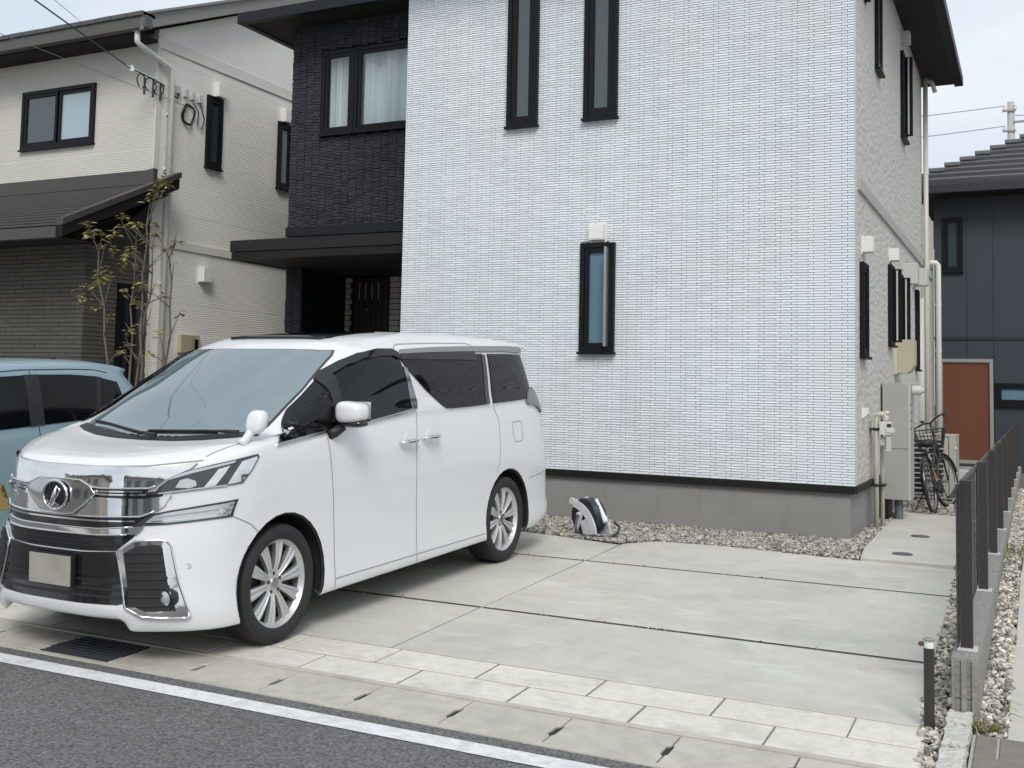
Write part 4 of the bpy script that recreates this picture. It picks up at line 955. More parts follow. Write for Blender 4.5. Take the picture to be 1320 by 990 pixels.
class Skin:
    """lays trim pieces on a body skin: view 's' side (y,z), 'f' front (x,z), 't' top (x,y), 'r' rear (x,z)"""
    def __init__(s, bm): s.t = BVHTree.FromBMesh(bm)
    def hit(s, view, a, b):
        o, d = {'s': ((4, a, b), (-1, 0, 0)), 'f': ((a, -5, b), (0, 1, 0)), 't': ((a, b, 6), (0, 0, -1)), 'r': ((a, 9, b), (0, -1, 0))}[view]
        p, n, i, dd = s.t.ray_cast(Vector(o), Vector(d))
        if p is None: 
            p, n, i, dd = s.t.find_nearest(Vector(o)+Vector(d)*{'s': 3.1, 'f': 4.2, 't': 4.2, 'r': 5.1}[view])
        if n.dot(Vector(d)) > 0: n = -n
        return p, n
    def drape(s, view, poly, off, mesh=None, res=0.05, thick=True, depth=0.012, sides=False, smooth=0):
        mb = mesh or MB()
        bm = bmesh.new(); f = bm.faces.new([bm.verts.new((p[0], p[1], 0)) for p in poly])
        bmesh.ops.triangulate(bm, faces=[f])
        for _ in range(7):
            es = [e for e in bm.edges if e.calc_length() > res]
            if not es: break
            bmesh.ops.subdivide_edges(bm, edges=es, cuts=1); bmesh.ops.triangulate(bm, faces=[x for x in bm.faces if len(x.verts) > 3])
        nn = {}
        for v in bm.verts:
            p, n = s.hit(view, v.co.x, v.co.y); nn[v] = n; v.co = p + n*off
        if smooth:
            iv = [v for v in bm.verts if not v.is_boundary]
            for _ in range(smooth): bmesh.ops.smooth_vert(bm, verts=iv, factor=0.5, use_axis_x=True, use_axis_y=True, use_axis_z=True)
        bmesh.ops.recalc_face_normals(bm, faces=bm.faces[:])
        want = {'s': Vector((1, 0, 0)), 'f': Vector((0, -1, 0)), 't': Vector((0, 0, 1)), 'r': Vector((0, 1, 0))}[view]
        if sum((f.normal.dot(want)*f.calc_area() for f in bm.faces)) < 0: bmesh.ops.reverse_faces(bm, faces=bm.faces[:])
        if thick:
            be = [e for e in bm.edges if e.is_boundary]; nrm = {v.index: None for v in bm.verts}
            old = {v: v for e in be for v in e.verts}
            new = {v: bm.verts.new(v.co - nn[v]*(off+depth)) for v in old}
            for e in be:
                a, b = e.link_loops[0].vert, e.link_loops[0].link_loop_next.vert
                bm.faces.new((b, a, new[a], new[b]))
        mb.bm(bm)
        if sides:            # the same piece mirrored to the other flank
            n0 = len(mb.v) 
        return mb
    def strip(s, view, line, w, off, mesh=None, step=0.03, wob=None):
        mb = mesh or MB(); pts = []
        for (a0, b0), (a1, b1) in zip(line[:-1], line[1:]):
            n = max(1, int(math.hypot(a1-a0, b1-b0)/step))
            pts += [(a0+(a1-a0)*i/n, b0+(b1-b0)*i/n) for i in range(n)]
        pts.append(line[-1]); v = []
        for i, p in enumerate(pts):
            a, b = pts[max(0, i-1)], pts[min(len(pts)-1, i+1)]; dx, dy = b[0]-a[0], b[1]-a[1]; l = math.hypot(dx, dy) or 1
            for sg in (1, -1):
                q, n = s.hit(view, p[0]-dy/l*w/2*sg, p[1]+dx/l*w/2*sg); v.append(q+n*off)
        return mb.add(v, [(2*i, 2*i+2, 2*i+3, 2*i+1) for i in range(len(pts)-1)])
def mirrored(mb):
    n = len(mb.v); m = MB(); m.add(mb.v, mb.f); m.add([(-x, y, z) for x, y, z in mb.v], [f[::-1] for f in mb.f]); return m
def only_mirror(mb): return MB().add([(-x, y, z) for x, y, z in mb.v], [f[::-1] for f in mb.f])
def sym(half): return half + [(-x, z) for x, z in half[::-1] if abs(x) > 1e-6]
def wheel_parts(parent, w, y, z, r, rim_r, wid, nsp, side=1, caps=True):
    """tyre > tread is one lathe; rim with spokes; children of the car, hub pieces under the rim"""
    s = side
    T = MB().lathe([(rim_r-0.004, -wid*0.42), (rim_r+0.018, -wid*0.5), (r-0.035, -wid*0.52), (r-0.010, -wid*0.45), (r, -wid*0.34), (r, wid*0.34), (r-0.010, wid*0.45), (r-0.035, wid*0.52), (rim_r+0.045, wid*0.535), (rim_r+0.016, wid*0.50), (rim_r-0.004, wid*0.44), (rim_r-0.03, 0)], 48, axis='x', closed=False)
    for k in range(3): T.lathe([(r+0.0008, -0.05+0.05*k-0.004), (r+0.0008, -0.05+0.05*k+0.004)], 40, axis='x')
    T.v = [(w+s*x, y+b, z+c) for x, b, c in T.v]
    if s < 0: T.f = [q[::-1] for q in T.f]
    to = T.build('tyre', rubber, parent, local=True, smooth=False); auto_smooth(to, 35)
    R = MB(); o = wid*0.43
    R.lathe([(rim_r, -wid*0.4), (rim_r-0.02, -wid*0.38), (rim_r-0.028, o-0.03), (rim_r-0.012, o-0.008), (rim_r-0.006, o), (rim_r+0.001, o-0.004), (rim_r, -wid*0.4)], 48, axis='x')
    hub = 0.062
    for k in range(nsp):
        a = 2*PI*k/nsp + 0.16
        for tw in (-1, 1):
            pts = []
            for t in np.linspace(0, 1, 6):
                rad = hub*0.75+(rim_r-0.014-hub*0.75)*t; hw = 0.014+0.026*t**1.1
                dep = o-0.032+0.020*t*(1-t)*2+0.014*t
                in_, out_ = 0.0030+0.004*t, hw
                for q, dd in ((in_, -0.010), (out_*0.55, 0.0), (out_, -0.006), (out_, -0.035)):
                    ang = a + tw*q/rad
                    pts.append((dep+dd, rad*math.cos(ang), rad*math.sin(ang)))
            f = []
            for i in range(5):
                for j in range(3): q = (i*4+j, i*4+j+1, i*4+j+5, i*4+j+4); f.append(q if tw > 0 else q[::-1])
            R.add(pts, f)
        pts = []
        for t in np.linspace(0, 1, 6):
            rad = hub*0.75+(rim_r-0.014-hub*0.75)*t; dep = o-0.042+0.020*t*(1-t)*2+0.014*t; q = 0.0032+0.004*t
            for sg in (-1, 1): ang = a+sg*q/rad; pts.append((dep, rad*math.cos(ang), rad*math.sin(ang)))
        R.add(pts, [(2*i, 2*i+1, 2*i+3, 2*i+2) for i in range(5)])
    R.lathe([(hub+0.022, o-0.07), (hub+0.020, o-0.036), (hub-0.006, o-0.030), (0.036, o-0.034), (0.034, o-0.026), (0, o-0.024)], 28, axis='x')
    R.v = [(w+s*x, y+b, z+c) for x, b, c in R.v]
    if s < 0: R.f = [q[::-1] for q in R.f]
    ro = R.build('rim', alloy, parent, local=True); auto_smooth(ro, 30)
    bk = MB().lathe([(rim_r-0.03, -0.02), (0.0, -0.02)], 32, axis='x').lathe([(rim_r*0.74, 0.0), (rim_r*0.74, 0.012), (0.05, 0.012)], 32, axis='x')
    bk.v = [(w+s*x, y+b, z+c) for x, b, c in bk.v]
    bk.build('brake_disc', M('brake dark', (0.05, 0.05, 0.05), 0.5, metal=0.5), ro, local=True)
    if caps:
        cp = MB()
        for k in range(5):
            a = 2*PI*k/5+0.4; c, d = 0.046*math.cos(a)*1.25, 0.046*math.sin(a)*1.25
            cp.lathe([(0.012, o-0.030), (0.012, o-0.0285), (0, o-0.0285)], 10, (0, c, d), 'x')
        cp.v = [(w+s*x, y+b, z+c) for x, b, c in cp.v]; cp.build('lug_hole', gloss, ro, local=True)
        cc = MB().lathe([(0.030, o-0.026), (0.030, o-0.021), (0.026, o-0.0205), (0.0255, o-0.0225), (0, o-0.0225)], 20, axis='x').box(o-0.0228, o-0.0205, -0.004, 0.004, -0.02, 0.02)
        cc.v = [(w+s*x, y+b, z+c) for x, b, c in cc.v]; cc.build('hub_cap', chromed, ro, local=True)

def emblem(parent, sk, cx, cz, rx, rz, off):
    """oval ring round a slanting, folded blade"""
    m = MB(); p, n = sk.hit('f', cx, cz); base = p + n*off
    ring = [(base.x+rx*math.cos(t), base.y-0.006, base.z+rz*math.sin(t)) for t in np.linspace(0, 2*PI, 40, endpoint=False)]
    m.tube(ring, 0.0085, 8, closed=True)
    m.tube([(base.x-0.028, base.y-0.004, base.z-0.062), (base.x-0.008, base.y-0.006, base.z-0.01), (base.x+0.012, base.y-0.006, base.z+0.055)], [0.020, 0.017, 0.004], 6)
    m.tube([(base.x+0.012, base.y-0.006, base.z+0.055), (base.x+0.040, base.y-0.005, base.z+0.03), (base.x+0.006, base.y-0.004, base.z-0.015)], [0.004, 0.008, 0.010], 6)
    eo = m.build('emblem', chrome, parent, local=True, smooth=True)
    MB().add([(base.x+rx*0.95*math.cos(t), base.y+0.000, base.z+rz*0.95*math.sin(t)) for t in np.linspace(0, 2*PI, 32, endpoint=False)], [tuple(range(31, -1, -1))]).build('emblem_back', gloss, eo, local=True)

# ------------------------------------------------------------------ white van
def place(o, org, yaw, slope):
    eu = Vector((math.sin(yaw), math.cos(yaw), slope)).normalized(); ew = Vector((eu.y, -eu.x, 0)).normalized(); ev = ew.cross(eu)
    o.matrix_world = Matrix(((ew.x, eu.x, ev.x, org[0]), (ew.y, eu.y, ev.y, org[1]), (ew.z, eu.z, ev.z, org[2]), (0, 0, 0, 1)))
van = thing('minivan', 'white minivan with broad chrome grille parked nose to the road', 'van')
YAW = math.atan2(0.08, 3.05); van_o = Vector((-4.03, 5.56, 0.0)) - Vector((math.cos(YAW), -math.sin(YAW), 0))*0.90
place(van, van_o, YAW, 0.037)
PW_ = [0, .2, .4, .634, .78, .88, .915, .92, .92, .92, .915, .885, .79, .5, 0]
PU = [-.90, -.89, -.845, -.70, -.56, -.40, -.20, .5, 1.5, 2.6, 3.35, 3.74, 3.90, 3.955, 3.97]
PUB = [-.92, -.915, -.885, -.775, -.635, -.45] + PU[6:]
PUM = [(a+b)/2 for a, b in zip(PUB, PU)]
def ring(v, du=0.0, dw=0.0, rear=0.0, us=None, ws=None, pu=None):
    out = []
    pu = pu or PU
    for j in range(15):
        u = (us[j] if us else pu[j]); w = (ws[j] if ws else PW_[j])
        if not us: u += du*(1 if j <= 4 else (0.6 if j == 5 else (0.2 if j == 6 else 0))) + rear*(1 if j >= 12 else (0.8 if j == 11 else (0.3 if j == 10 else 0)))
        if not ws: w = max(0.0, w + dw*(min(1, w/0.85)))
        out.append((w, u, v[j] if isinstance(v, (list, tuple)) else v))
    return out
rings = [
 ring([.30]*15, pu=PUB, du=0.10, dw=-0.16, rear=-0.12),
 ring([.270, .269, .266, .202, .196, .192, .195, .222, .228, .235, .225, .27, .33, .34, .34], us=[-.915, -.91, -.86, -.825, -.635, -.45, -.20, .5, 1.5, 2.6, 3.35, 3.75, 3.91, 3.965, 3.98], ws=[0, .2, .455, .525, .775, .87, .903, .908, .908, .908, .903, .873, .778, .488, 0]),
 ring([.335, .335, .33, .30, .295, .29, .29, .292, .295, .296, .30, .34, .40, .41, .41], du=-0.022, dw=0.004, rear=0.025, pu=PUB),
 ring([.46, .46, .46, .45, .45, .45, .45, .45, .45, .45, .46, .47, .48, .48, .48], du=0.0, dw=0.0, rear=0.0, pu=PUB),
 ring([.68, .68, .68, .68, .685, .69, .69, .68, .68, .68, .68, .69, .69, .70, .70], du=0.0, dw=0.002, rear=-.01, pu=PUM),
 ring([.86, .86, .86, .87, .885, .895, .90, .88, .88, .88, .88, .88, .88, .88, .88], du=0.004, dw=0.006, rear=-.04),
 ring([.985, .985, .985, 1.0, 1.02, 1.035, 1.045, 1.04, 1.04, 1.04, 1.04, 1.04, 1.05, 1.05, 1.05], du=0.018, dw=0.002, rear=-.085),
 ring([1.092, 1.092, 1.094, 1.108, 1.125, 1.140, 1.155, 1.175, 1.19, 1.19, 1.20, 1.20, 1.20, 1.20, 1.20], du=0.045, dw=-0.008, rear=-.125),
 ring([1.130, 1.131, 1.134, 1.142, 1.155, 1.172, 1.198, 1.235, 1.29, 1.30, 1.31, 1.31, 1.31, 1.31, 1.31], du=0.085, dw=-0.020, rear=-.165),
 ring([1.172, 1.173, 1.178, 1.188, 1.197, 1.210, 1.232, 1.262, 1.325, 1.335, 1.345, 1.345, 1.345, 1.345, 1.345], us=[-.55, -.548, -.53, -.45, -.37, -.25, -.10, .5, 1.5, 2.6, 3.30, 3.58, 3.71, 3.76, 3.78], ws=[0, .2, .4, .60, .71, .80, .855, .893, .900, .900, .892, .86, .765, .5, 0]),
 ring([1.200, 1.202, 1.210, 1.226, 1.238, 1.250, 1.275, 1.36, 1.42, 1.42, 1.42, 1.42, 1.42, 1.42, 1.42], us=[-.24, -.235, -.215, -.155, -.085, -.01, .09, .50, 1.5, 2.6, 3.30, 3.56, 3.69, 3.74, 3.76], ws=[0, .2, .4, .60, .735, .835, .884, .893, .880, .880, .872, .84, .745, .49, 0]),
 ring([1.500, 1.500, 1.498, 1.494, 1.492, 1.490, 1.490, 1.54, 1.58, 1.58, 1.58, 1.58, 1.58, 1.58, 1.58], us=[.31, .314, .33, .375, .43, .49, .555, .80, 1.5, 2.6, 3.28, 3.50, 3.63, 3.68, 3.70], ws=[0, .2, .4, .575, .700, .785, .838, .852, .852, .850, .836, .805, .71, .47, 0]),
 ring([1.775, 1.775, 1.771, 1.764, 1.757, 1.752, 1.750, 1.757, 1.760, 1.762, 1.757, 1.752, 1.75, 1.75, 1.75], us=[.845, .848, .86, .895, .935, .985, 1.05, 1.20, 1.6, 2.6, 3.24, 3.50, 3.63, 3.68, 3.70], ws=[0, .2, .39, .545, .645, .715, .762, .79, .800, .80, .79, .755, .66, .44, 0]),
 ring([1.828, 1.828, 1.826, 1.820, 1.815, 1.812, 1.815, 1.828, 1.842, 1.848, 1.835, 1.822, 1.812, 1.81, 1.81], us=[.99, .992, 1.0, 1.03, 1.065, 1.11, 1.18, 1.32, 1.7, 2.6, 3.30, 3.66, 3.84, 3.92, 3.94], ws=[0, .2, .38, .52, .595, .645, .685, .715, .735, .735, .72, .69, .60, .41, 0]),
 ring([1.868, 1.868, 1.866, 1.863, 1.861, 1.862, 1.866, 1.875, 1.888, 1.893, 1.878, 1.858, 1.845, 1.843, 1.843], us=[1.18, 1.18, 1.19, 1.21, 1.23, 1.27, 1.33, 1.5, 1.85, 2.6, 3.22, 3.55, 3.72, 3.78, 3.80], ws=[0, .18, .34, .45, .51, .55, .58, .60, .61, .61, .60, .57, .49, .33, 0]),
 ring([1.895, 1.895, 1.894, 1.893, 1.893, 1.895, 1.898, 1.904, 1.912, 1.914, 1.902, 1.885, 1.872, 1.87, 1.87], us=[1.45, 1.45, 1.46, 1.47, 1.49, 1.52, 1.57, 1.7, 2.0, 2.6, 3.1, 3.38, 3.5, 3.54, 3.55], ws=[0, .12, .21, .27, .31, .33, .34, .35, .36, .36, .35, .33, .28, .19, 0]),
 ring([1.905]*4+[1.906, 1.907, 1.909, 1.913, 1.920, 1.921, 1.912, 1.9, 1.89, 1.89, 1.89], us=[1.6, 1.6, 1.61, 1.62, 1.64, 1.66, 1.70, 1.82, 2.1, 2.6, 3.0, 3.2, 3.28, 3.3, 3.3], ws=[0]*15),
]
rings = [[(w, u+(.14 if j >= 12 else .125 if j == 11 else .04 if j == 10 else 0), v) for j, (w, u, v) in enumerate(R_)] for R_ in rings]
vb = loft(rings, 150, 74)
sk_bm = loft(rings, 430, 210); sk = Skin(sk_bm); sk_bm.free()
AR = 0.412
cut_arch(vb, 0.01, 0.372, AR, 0.55); cut_arch(vb, 3.055, 0.372, AR, 0.55)
m = MB(); m.bm(vb); body = m.build('body', paintw, van, local=True); auto_smooth(body, 50)
# wheel houses and belly
wh = MB()
for yc in (0.01, 3.055):
    for s in (1, -1):
        for a0 in range(-2, 20):
            a, b = PI*a0/18, PI*(a0+1)/18
            p = [(s*0.905, yc+AR*math.cos(t), 0.372+AR*math.sin(t)) for t in (a, b)]; q = [(s*0.55, y_, z_) for _, y_, z_ in p]
            wh.add([p[0], p[1], q[1], q[0]], [(0, 1, 2, 3)])
        wh.add([(s*0.56, yc-0.45, 0.25), (s*0.56, yc+0.45, 0.25), (s*0.56, yc+0.5, 0.85), (s*0.56, yc-0.5, 0.85)], [(0, 1, 2, 3)])
wh.add([(-.60, -.62, .30), (.60, -.62, .30), (.80, 3.8, .30), (-.80, 3.8, .30)], [(0, 1, 2, 3)])
wh.box(-0.56, 0.56, -0.3, 3.6, 0.22, 0.29)
wh.build('underbody', under, van, local=True)
lip = MB()
for yc in (0.01, 3.055):
    ps_ = [(0.0, yc+(AR-0.006)*math.cos(t), 0.372+(AR-0.006)*math.sin(t)) for t in np.linspace(-0.40, PI+0.40, 30)]
    lip.tube([(sk.hit('s', y_, z_)[0].x-0.012, y_, z_) for _, y_, z_ in ps_], 0.008, 6)
mirrored(lip).build('arch_lip', blackpl, van, local=True)
for yc in (0.0, 3.05):
    for s in (1, -1): wheel_parts(van, s*0.785, yc, 0.358, 0.358, 0.268, 0.225, 10, s)
# side glass
def side_piece(name, poly, off, mat, depth=0.012, res=0.035):
    off = off + 0.006
    g = sk.drape('s', poly, off, res=res, depth=depth, smooth=0)
    a = g.build(name, mat, van, local=True); auto_smooth(a, 35)
    b = only_mirror(g).build(name, mat, van, local=True); auto_smooth(b, 35); return a
side_piece('quarter_glass', [(-.045, 1.205), (.10, 1.215), (.30, 1.232), (.505, 1.25), (.535, 1.40), (.580, 1.56), (.24, 1.380)], 0.010, tint)
side_piece('door_glass', [(.505, 1.252), (.80, 1.272), (1.2, 1.307), (1.487, 1.335), (1.485, 1.5), (1.462, 1.655), (1.435, 1.742), (1.37, 1.762), (1.195, 1.758), (.995, 1.722), (.826, 1.665), (.66, 1.594), (.572, 1.548)], 0.005, tint)
side_piece('rain_visor', [(.50, 1.30), (.535, 1.30), (.615, 1.545), (.69, 1.59), (.85, 1.655), (1.02, 1.700), (1.20, 1.722), (1.37, 1.722), (1.43, 1.70), (1.437, 1.745), (1.37, 1.768), (1.195, 1.764), (.99, 1.729), (.82, 1.674), (.65, 1.605), (.575, 1.562), (.535, 1.45)], 0.020, visor)
side_piece('pillar_trim', [(1.495, 1.333), (1.570, 1.343), (1.590, 1.394), (1.518, 1.640), (1.472, 1.648), (1.49, 1.5)], 0.008, chromed)
side_piece('slide_glass', [(1.455, 1.722), (1.520, 1.640), (1.74, 1.480), (1.961, 1.352), (2.01, 1.332), (2.078, 1.326), (2.40, 1.328), (2.655, 1.334), (2.715, 1.55), (2.76, 1.742), (2.3, 1.740), (1.9, 1.735)], 0.005, tint)
side_piece('window_post', [(2.655, 1.336), (2.725, 1.338), (2.80, 1.735), (2.735, 1.735)], 0.009, gloss)
side_piece('rear_glass', [(2.795, 1.338), (3.2, 1.345), (3.46, 1.352), (3.55, 1.39), (3.60, 1.46), (3.575, 1.6), (3.53, 1.735), (3.2, 1.742), (2.86, 1.742)], 0.005, tint)
side_piece('drip_rail', [(1.465, 1.735), (2.0, 1.750), (2.609, 1.760), (3.2, 1.762), (3.56, 1.750), (3.62, 1.765), (3.60, 1.800), (3.2, 1.803), (2.544, 1.800), (1.95, 1.788), (1.49, 1.768)], 0.010, M('satin grey trim', (0.30, 0.30, 0.29), 0.35, metal=0.5))
side_piece('slide_visor', [(1.45, 1.700), (1.47, 1.738), (2.0, 1.752), (2.62, 1.758), (2.63, 1.690), (2.0, 1.695)], 0.016, visor)
side_piece('window_moulding', [(-.06, 1.186), (.415, 1.231), (.912, 1.271), (1.53, 1.331), (1.525, 1.347), (.905, 1.286), (.41, 1.246), (-.055, 1.200)], 0.008, chromed)
tl = side_piece('tail_lamp', [(3.44, 1.328), (3.50, 1.302), (3.63, 1.292), (3.72, 1.262), (3.79, 1.215), (3.79, 1.32), (3.72, 1.40), (3.62, 1.45), (3.52, 1.42)], 0.016, redlens)
sm = MB()
for ln in ([(1.562, 1.331), (1.577, 1.30), (1.545, 1.05), (1.540, .85), (1.548, .55), (1.554, .236)], [(.455, 1.21), (.475, 1.10), (.500, .85), (.520, .6), (.538, .21)],
           [(2.80, 1.325), (2.885, 1.20), (2.892, 1.0), (2.883, .85), (2.83, .765)], [(.536, .298), (1.5, .298), (2.64, .298)], [(3.46, .668), (3.7, .676), (3.88, .69)],
           [(1.43, 1.775), (1.46, 1.80), (1.52, 1.812), (2.0, 1.825), (2.57, 1.829), (2.63, 1.82), (2.66, 1.802)],
           [(3.14, 1.165), (3.30, 1.168), (3.325, 1.15), (3.34, 1.02), (3.32, 1.0), (3.19, .996), (3.165, 1.02), (3.135, 1.145), (3.14, 1.165)],
           [(-.43, .815), (-.30, .755), (-.235, .70)]):
    g = sk.strip('s', ln, 0.006, 0.0018); g.build('panel_gap', seamm, van, local=True); only_mirror(g).build('panel_gap', seamm, van, local=True)
for u, v in ((1.422, 1.118), (1.735, 1.130)):
    p, n = sk.hit('s', u, v)
    cup = superell((p.x+0.001, u, v-0.002), (0.006, 0.062, 0.068), 1.0, 24, 10)
    c_ = mirrored(cup).build('handle_cup', M('pearl white recess', (0.74, 0.75, 0.76), 0.25, coat=1.0), van, local=True, smooth=True)
    h = MB().tube([(p.x+0.012, u-0.112, v-0.006), (p.x+0.034, u-0.085, v-0.003), (p.x+0.042, u, v), (p.x+0.034, u+0.085, v+0.004), (p.x+0.012, u+0.112, v+0.006)], [0.012, 0.017, 0.018, 0.017, 0.012], 10)
    hs = MB().tube([(p.x+0.052, u-0.07, v-0.002), (p.x+0.0605, u, v), (p.x+0.052, u+0.07, v+0.003)], [0.003, 0.0055, 0.003], 6)
    for mm in (h, only_mirror(h)): mm.build('door_handle', chrome, van, local=True, smooth=True)
    mirrored(hs).build('handle_inlay', gloss, van, local=True, smooth=True)
# windscreen, sunroof, wipers
ws = sk.drape('t', sym([(0, -.215), (.25, -.205), (.45, -.17), (.62, -.105), (.715, -.03), (.730, .06), (.712, .25), (.70, .45), (.66, .68), (.635, .865), (.61, .915), (.53, .865), (.38, .832), (.2, .82), (0, .815)]), 0.008, res=0.07, depth=0.010)
wo = ws.build('windscreen', wshield, van, local=True); auto_smooth(wo, 40)
bl_ = sk.drape('t', sym([(0, -.235), (.25, -.225), (.45, -.19), (.62, -.125), (.728, -.045), (.745, .06), (.726, .25), (.712, .45), (.672, .68), (.648, .875), (.62, .935), (.53, .885), (.38, .848), (.2, .834), (0, .83)]), 0.0045, res=0.05, depth=0.006)
bo = bl_.build('windscreen_surround', gloss, van, local=True); auto_smooth(bo, 40)
cw = sk.drape('t', sym([(0, -.262), (.25, -.252), (.45, -.217), (.62, -.150), (.76, -.062), (.742, -.012), (.62, -.070), (.45, -.135), (.25, -.172), (0, -.182)]), 0.009, res=0.06, depth=0.006)
cw.build('cowl', blackpl, van, local=True)
sr = sk.drape('t', [(-.40, 1.085), (.40, 1.085), (.44, 1.13), (.45, 1.70), (.40, 1.76), (-.40, 1.76), (-.45, 1.70), (-.44, 1.13)], 0.006, res=0.07, depth=0.008)
auto_smooth(sr.build('sunroof', tint, van, local=True), 40)
sr = sk.drape('t', [(-.41, 1.06), (.41, 1.06), (.42, 1.10), (-.42, 1.10)], 0.020, res=0.07, depth=0.012); sr.build('sunroof_deflector', gloss, van, local=True)
wp = MB()
def on_screen(x, y, o): p, n = sk.hit('t', x, y); return p+n*o
for a, b, c, d in ((.10, -.235, -.60, -.055), (.66, -.115, -.02, -.165)):
    pts = [on_screen(a+(c-a)*t, b+(d-b)*t, 0.032) for t in np.linspace(0, 1, 9)]
    wp.tube(pts, [0.014, 0.012]+[0.008]*7, 6)
    pts2 = [on_screen(a+(c-a)*t+0.0, b+(d-b)*t+0.02, 0.014) for t in np.linspace(0.25, 1.05, 9)]; wp.tube(pts2, 0.006, 6)
wp.build('wiper', blackpl, van, local=True)
MB().box(-0.05, 0.05, 0.70, 0.74, 1.60, 1.66, 0.01).build('mirror_bracket', blackpl, van, local=True)
# door mirror
for s in (1, -1):
    mm = superell((0, 0, 0), (0.105, 0.068, 0.078), 0.6, 24, 16, taper=lambda p: (p[0], p[1]*(1.0 if p[1] > 0 else 1.25), p[2]*(0.88+0.12*(-p[0]))))
    mc = MB().add([(s*(x+(1.015 if s > 0 else .93)), y+(0.58 if s > 0 else .74), z+1.365) for x, y, z in mm.v], mm.f if s > 0 else [f[::-1] for f in mm.f]); mo = mc.build('door_mirror', paintw, van, local=True, smooth=True)
    lo = superell((0, 0, 0), (0.104, 0.066, 0.024), 0.6, 24, 10)
    MB().add([(s*(x+(1.012 if s > 0 else .93)), y+(0.585 if s > 0 else .745), z+1.292) for x, y, z in lo.v], lo.f if s > 0 else [f[::-1] for f in lo.f]).build('mirror_base', gloss, mo, local=True, smooth=True)
    MB().tube([(s*0.885, 0.50, 1.225), (s*0.92, 0.52, 1.235), (s*0.96, 0.56, 1.275)] if s > 0 else [(-.885, .50, 1.225), (-.91, .56, 1.24), (-.93, .70, 1.28)], [0.045, 0.036, 0.03], 10).build('mirror_arm', blackpl, mo, local=True, smooth=True)
    if s > 0: MB().add([(s*0.925, 0.658, 1.305), (s*1.105, 0.658, 1.305), (s*1.105, 0.658, 1.43), (s*0.925, 0.658, 1.43)], [(0, 1, 2, 3)]).build('mirror_glass', chrome, mo, local=True)
# small wing mirror on the left fender
am = superell((0, 0, 0), (0.062, 0.050, 0.070), 0.7, 18, 14)
ao = MB().add([(x+0.845, y-0.175+0.25*z, z+1.335) for x, y, z in am.v], am.f).tube([(0.80, -0.265, 1.205), (0.81, -0.245, 1.225), (0.835, -0.20, 1.29)], [0.035, 0.024, 0.028], 10).build('fender_mirror', paintw, van, local=True, smooth=True)
MB().add([(0.845+0.045*math.cos(t), -0.124, 1.338+0.052*math.sin(t)) for t in np.linspace(0, 2*PI, 20, endpoint=False)], [tuple(range(20))]).build('mirror_glass', chrome, ao, local=True)
# front: grille and chrome
def front_piece(name, poly, off, mat, depth=0.012, res=0.05, parent=None, smooth=40):
    o = sk.drape('f', poly, off, res=res, depth=depth).build(name, mat, parent or van, local=True); auto_smooth(o, smooth); return o
grl = front_piece('grille', sym([(0, 1.086), (.25, 1.086), (.45, 1.088), (.56, 1.06), (.60, 1.0), (.615, .94), (.585, .86), (.54, .80), (.54, .77), (.50, .71), (.42, .640), (.2, .632), (0, .632)]), 0.004, gloss)
bar = front_piece('grille_bar', sym([(0, 1.092), (.25, 1.092), (.52, 1.094), (.62, 1.100), (.735, 1.116), (.71, 1.082), (.66, 1.055), (.615, 1.025), (.585, .998), (.555, .982), (.30, .977), (.22, .984), (.16, 1.005), (0, 1.005)]), 0.020, chrome, depth=0.02)
front_piece('grille_bar', sym([(0, .925), (.25, .924), (.52, .920), (.600, .930), (.648, .944), (.625, .885), (.60, .862), (.53, .826), (.30, .820), (0, .818)]), 0.014, chrome, depth=0.02)
front_piece('grille_bar', sym([(0, .757), (.31, .757), (.548, .775), (.535, .750), (.515, .730), (.31, .722), (0, .722)]), 0.016, chrome, depth=0.02)
front_piece('grille_bar', sym([(0, .930), (.25, .930), (.52, .925), (.602, .935), (.65, .950), (.648, .940), (.60, .924), (.52, .913), (.25, .918), (0, .918)]), 0.026, chrome, depth=0.02)
for z_, w_ in ((.962, .52), (.945, .54), (.80, .50)):
    front_piece('grille_slat', sym([(0, z_+.005), (w_*.6, z_+.004), (w_, z_+.006), (w_, z_-.002), (w_*.6, z_-.005), (0, z_-.004)]), 0.012, chrome, depth=0.012)
for z_ in (.705, .685, .662):
    front_piece('grille_slat', sym([(0, z_+.004), (.40, z_+.006), (.40, z_-.004), (0, z_-.005)]), 0.010, blackpl, depth=0.01)
shd = front_piece('emblem_shield', sym([(0, 1.018), (.16, 1.016), (.235, .985), (.275, .945), (.21, .885), (.135, .832), (.08, .826), (0, .826)]), 0.030, M('mid chrome', (0.52, 0.52, 0.52), 0.08, metal=1.0), depth=0.03)
so_ = sym([(0, 1.018), (.16, 1.016), (.235, .985), (.275, .945), (.21, .885), (.135, .832), (.08, .826), (0, .826)]); pts = []
for (a, b), (c, d) in zip(so_, so_[1:]+so_[:1]):
    for t in (0, .25, .5, .75):
        q, nn = sk.hit('f', a+(c-a)*t, b+(d-b)*t); pts.append(q+nn*.029)
MB().tube(pts, 0.0045, 6, closed=True).build('shield_rim', chrome, shd, local=True, smooth=True)
emblem(van, sk, 0.0, .925, .095, .082, 0.034)
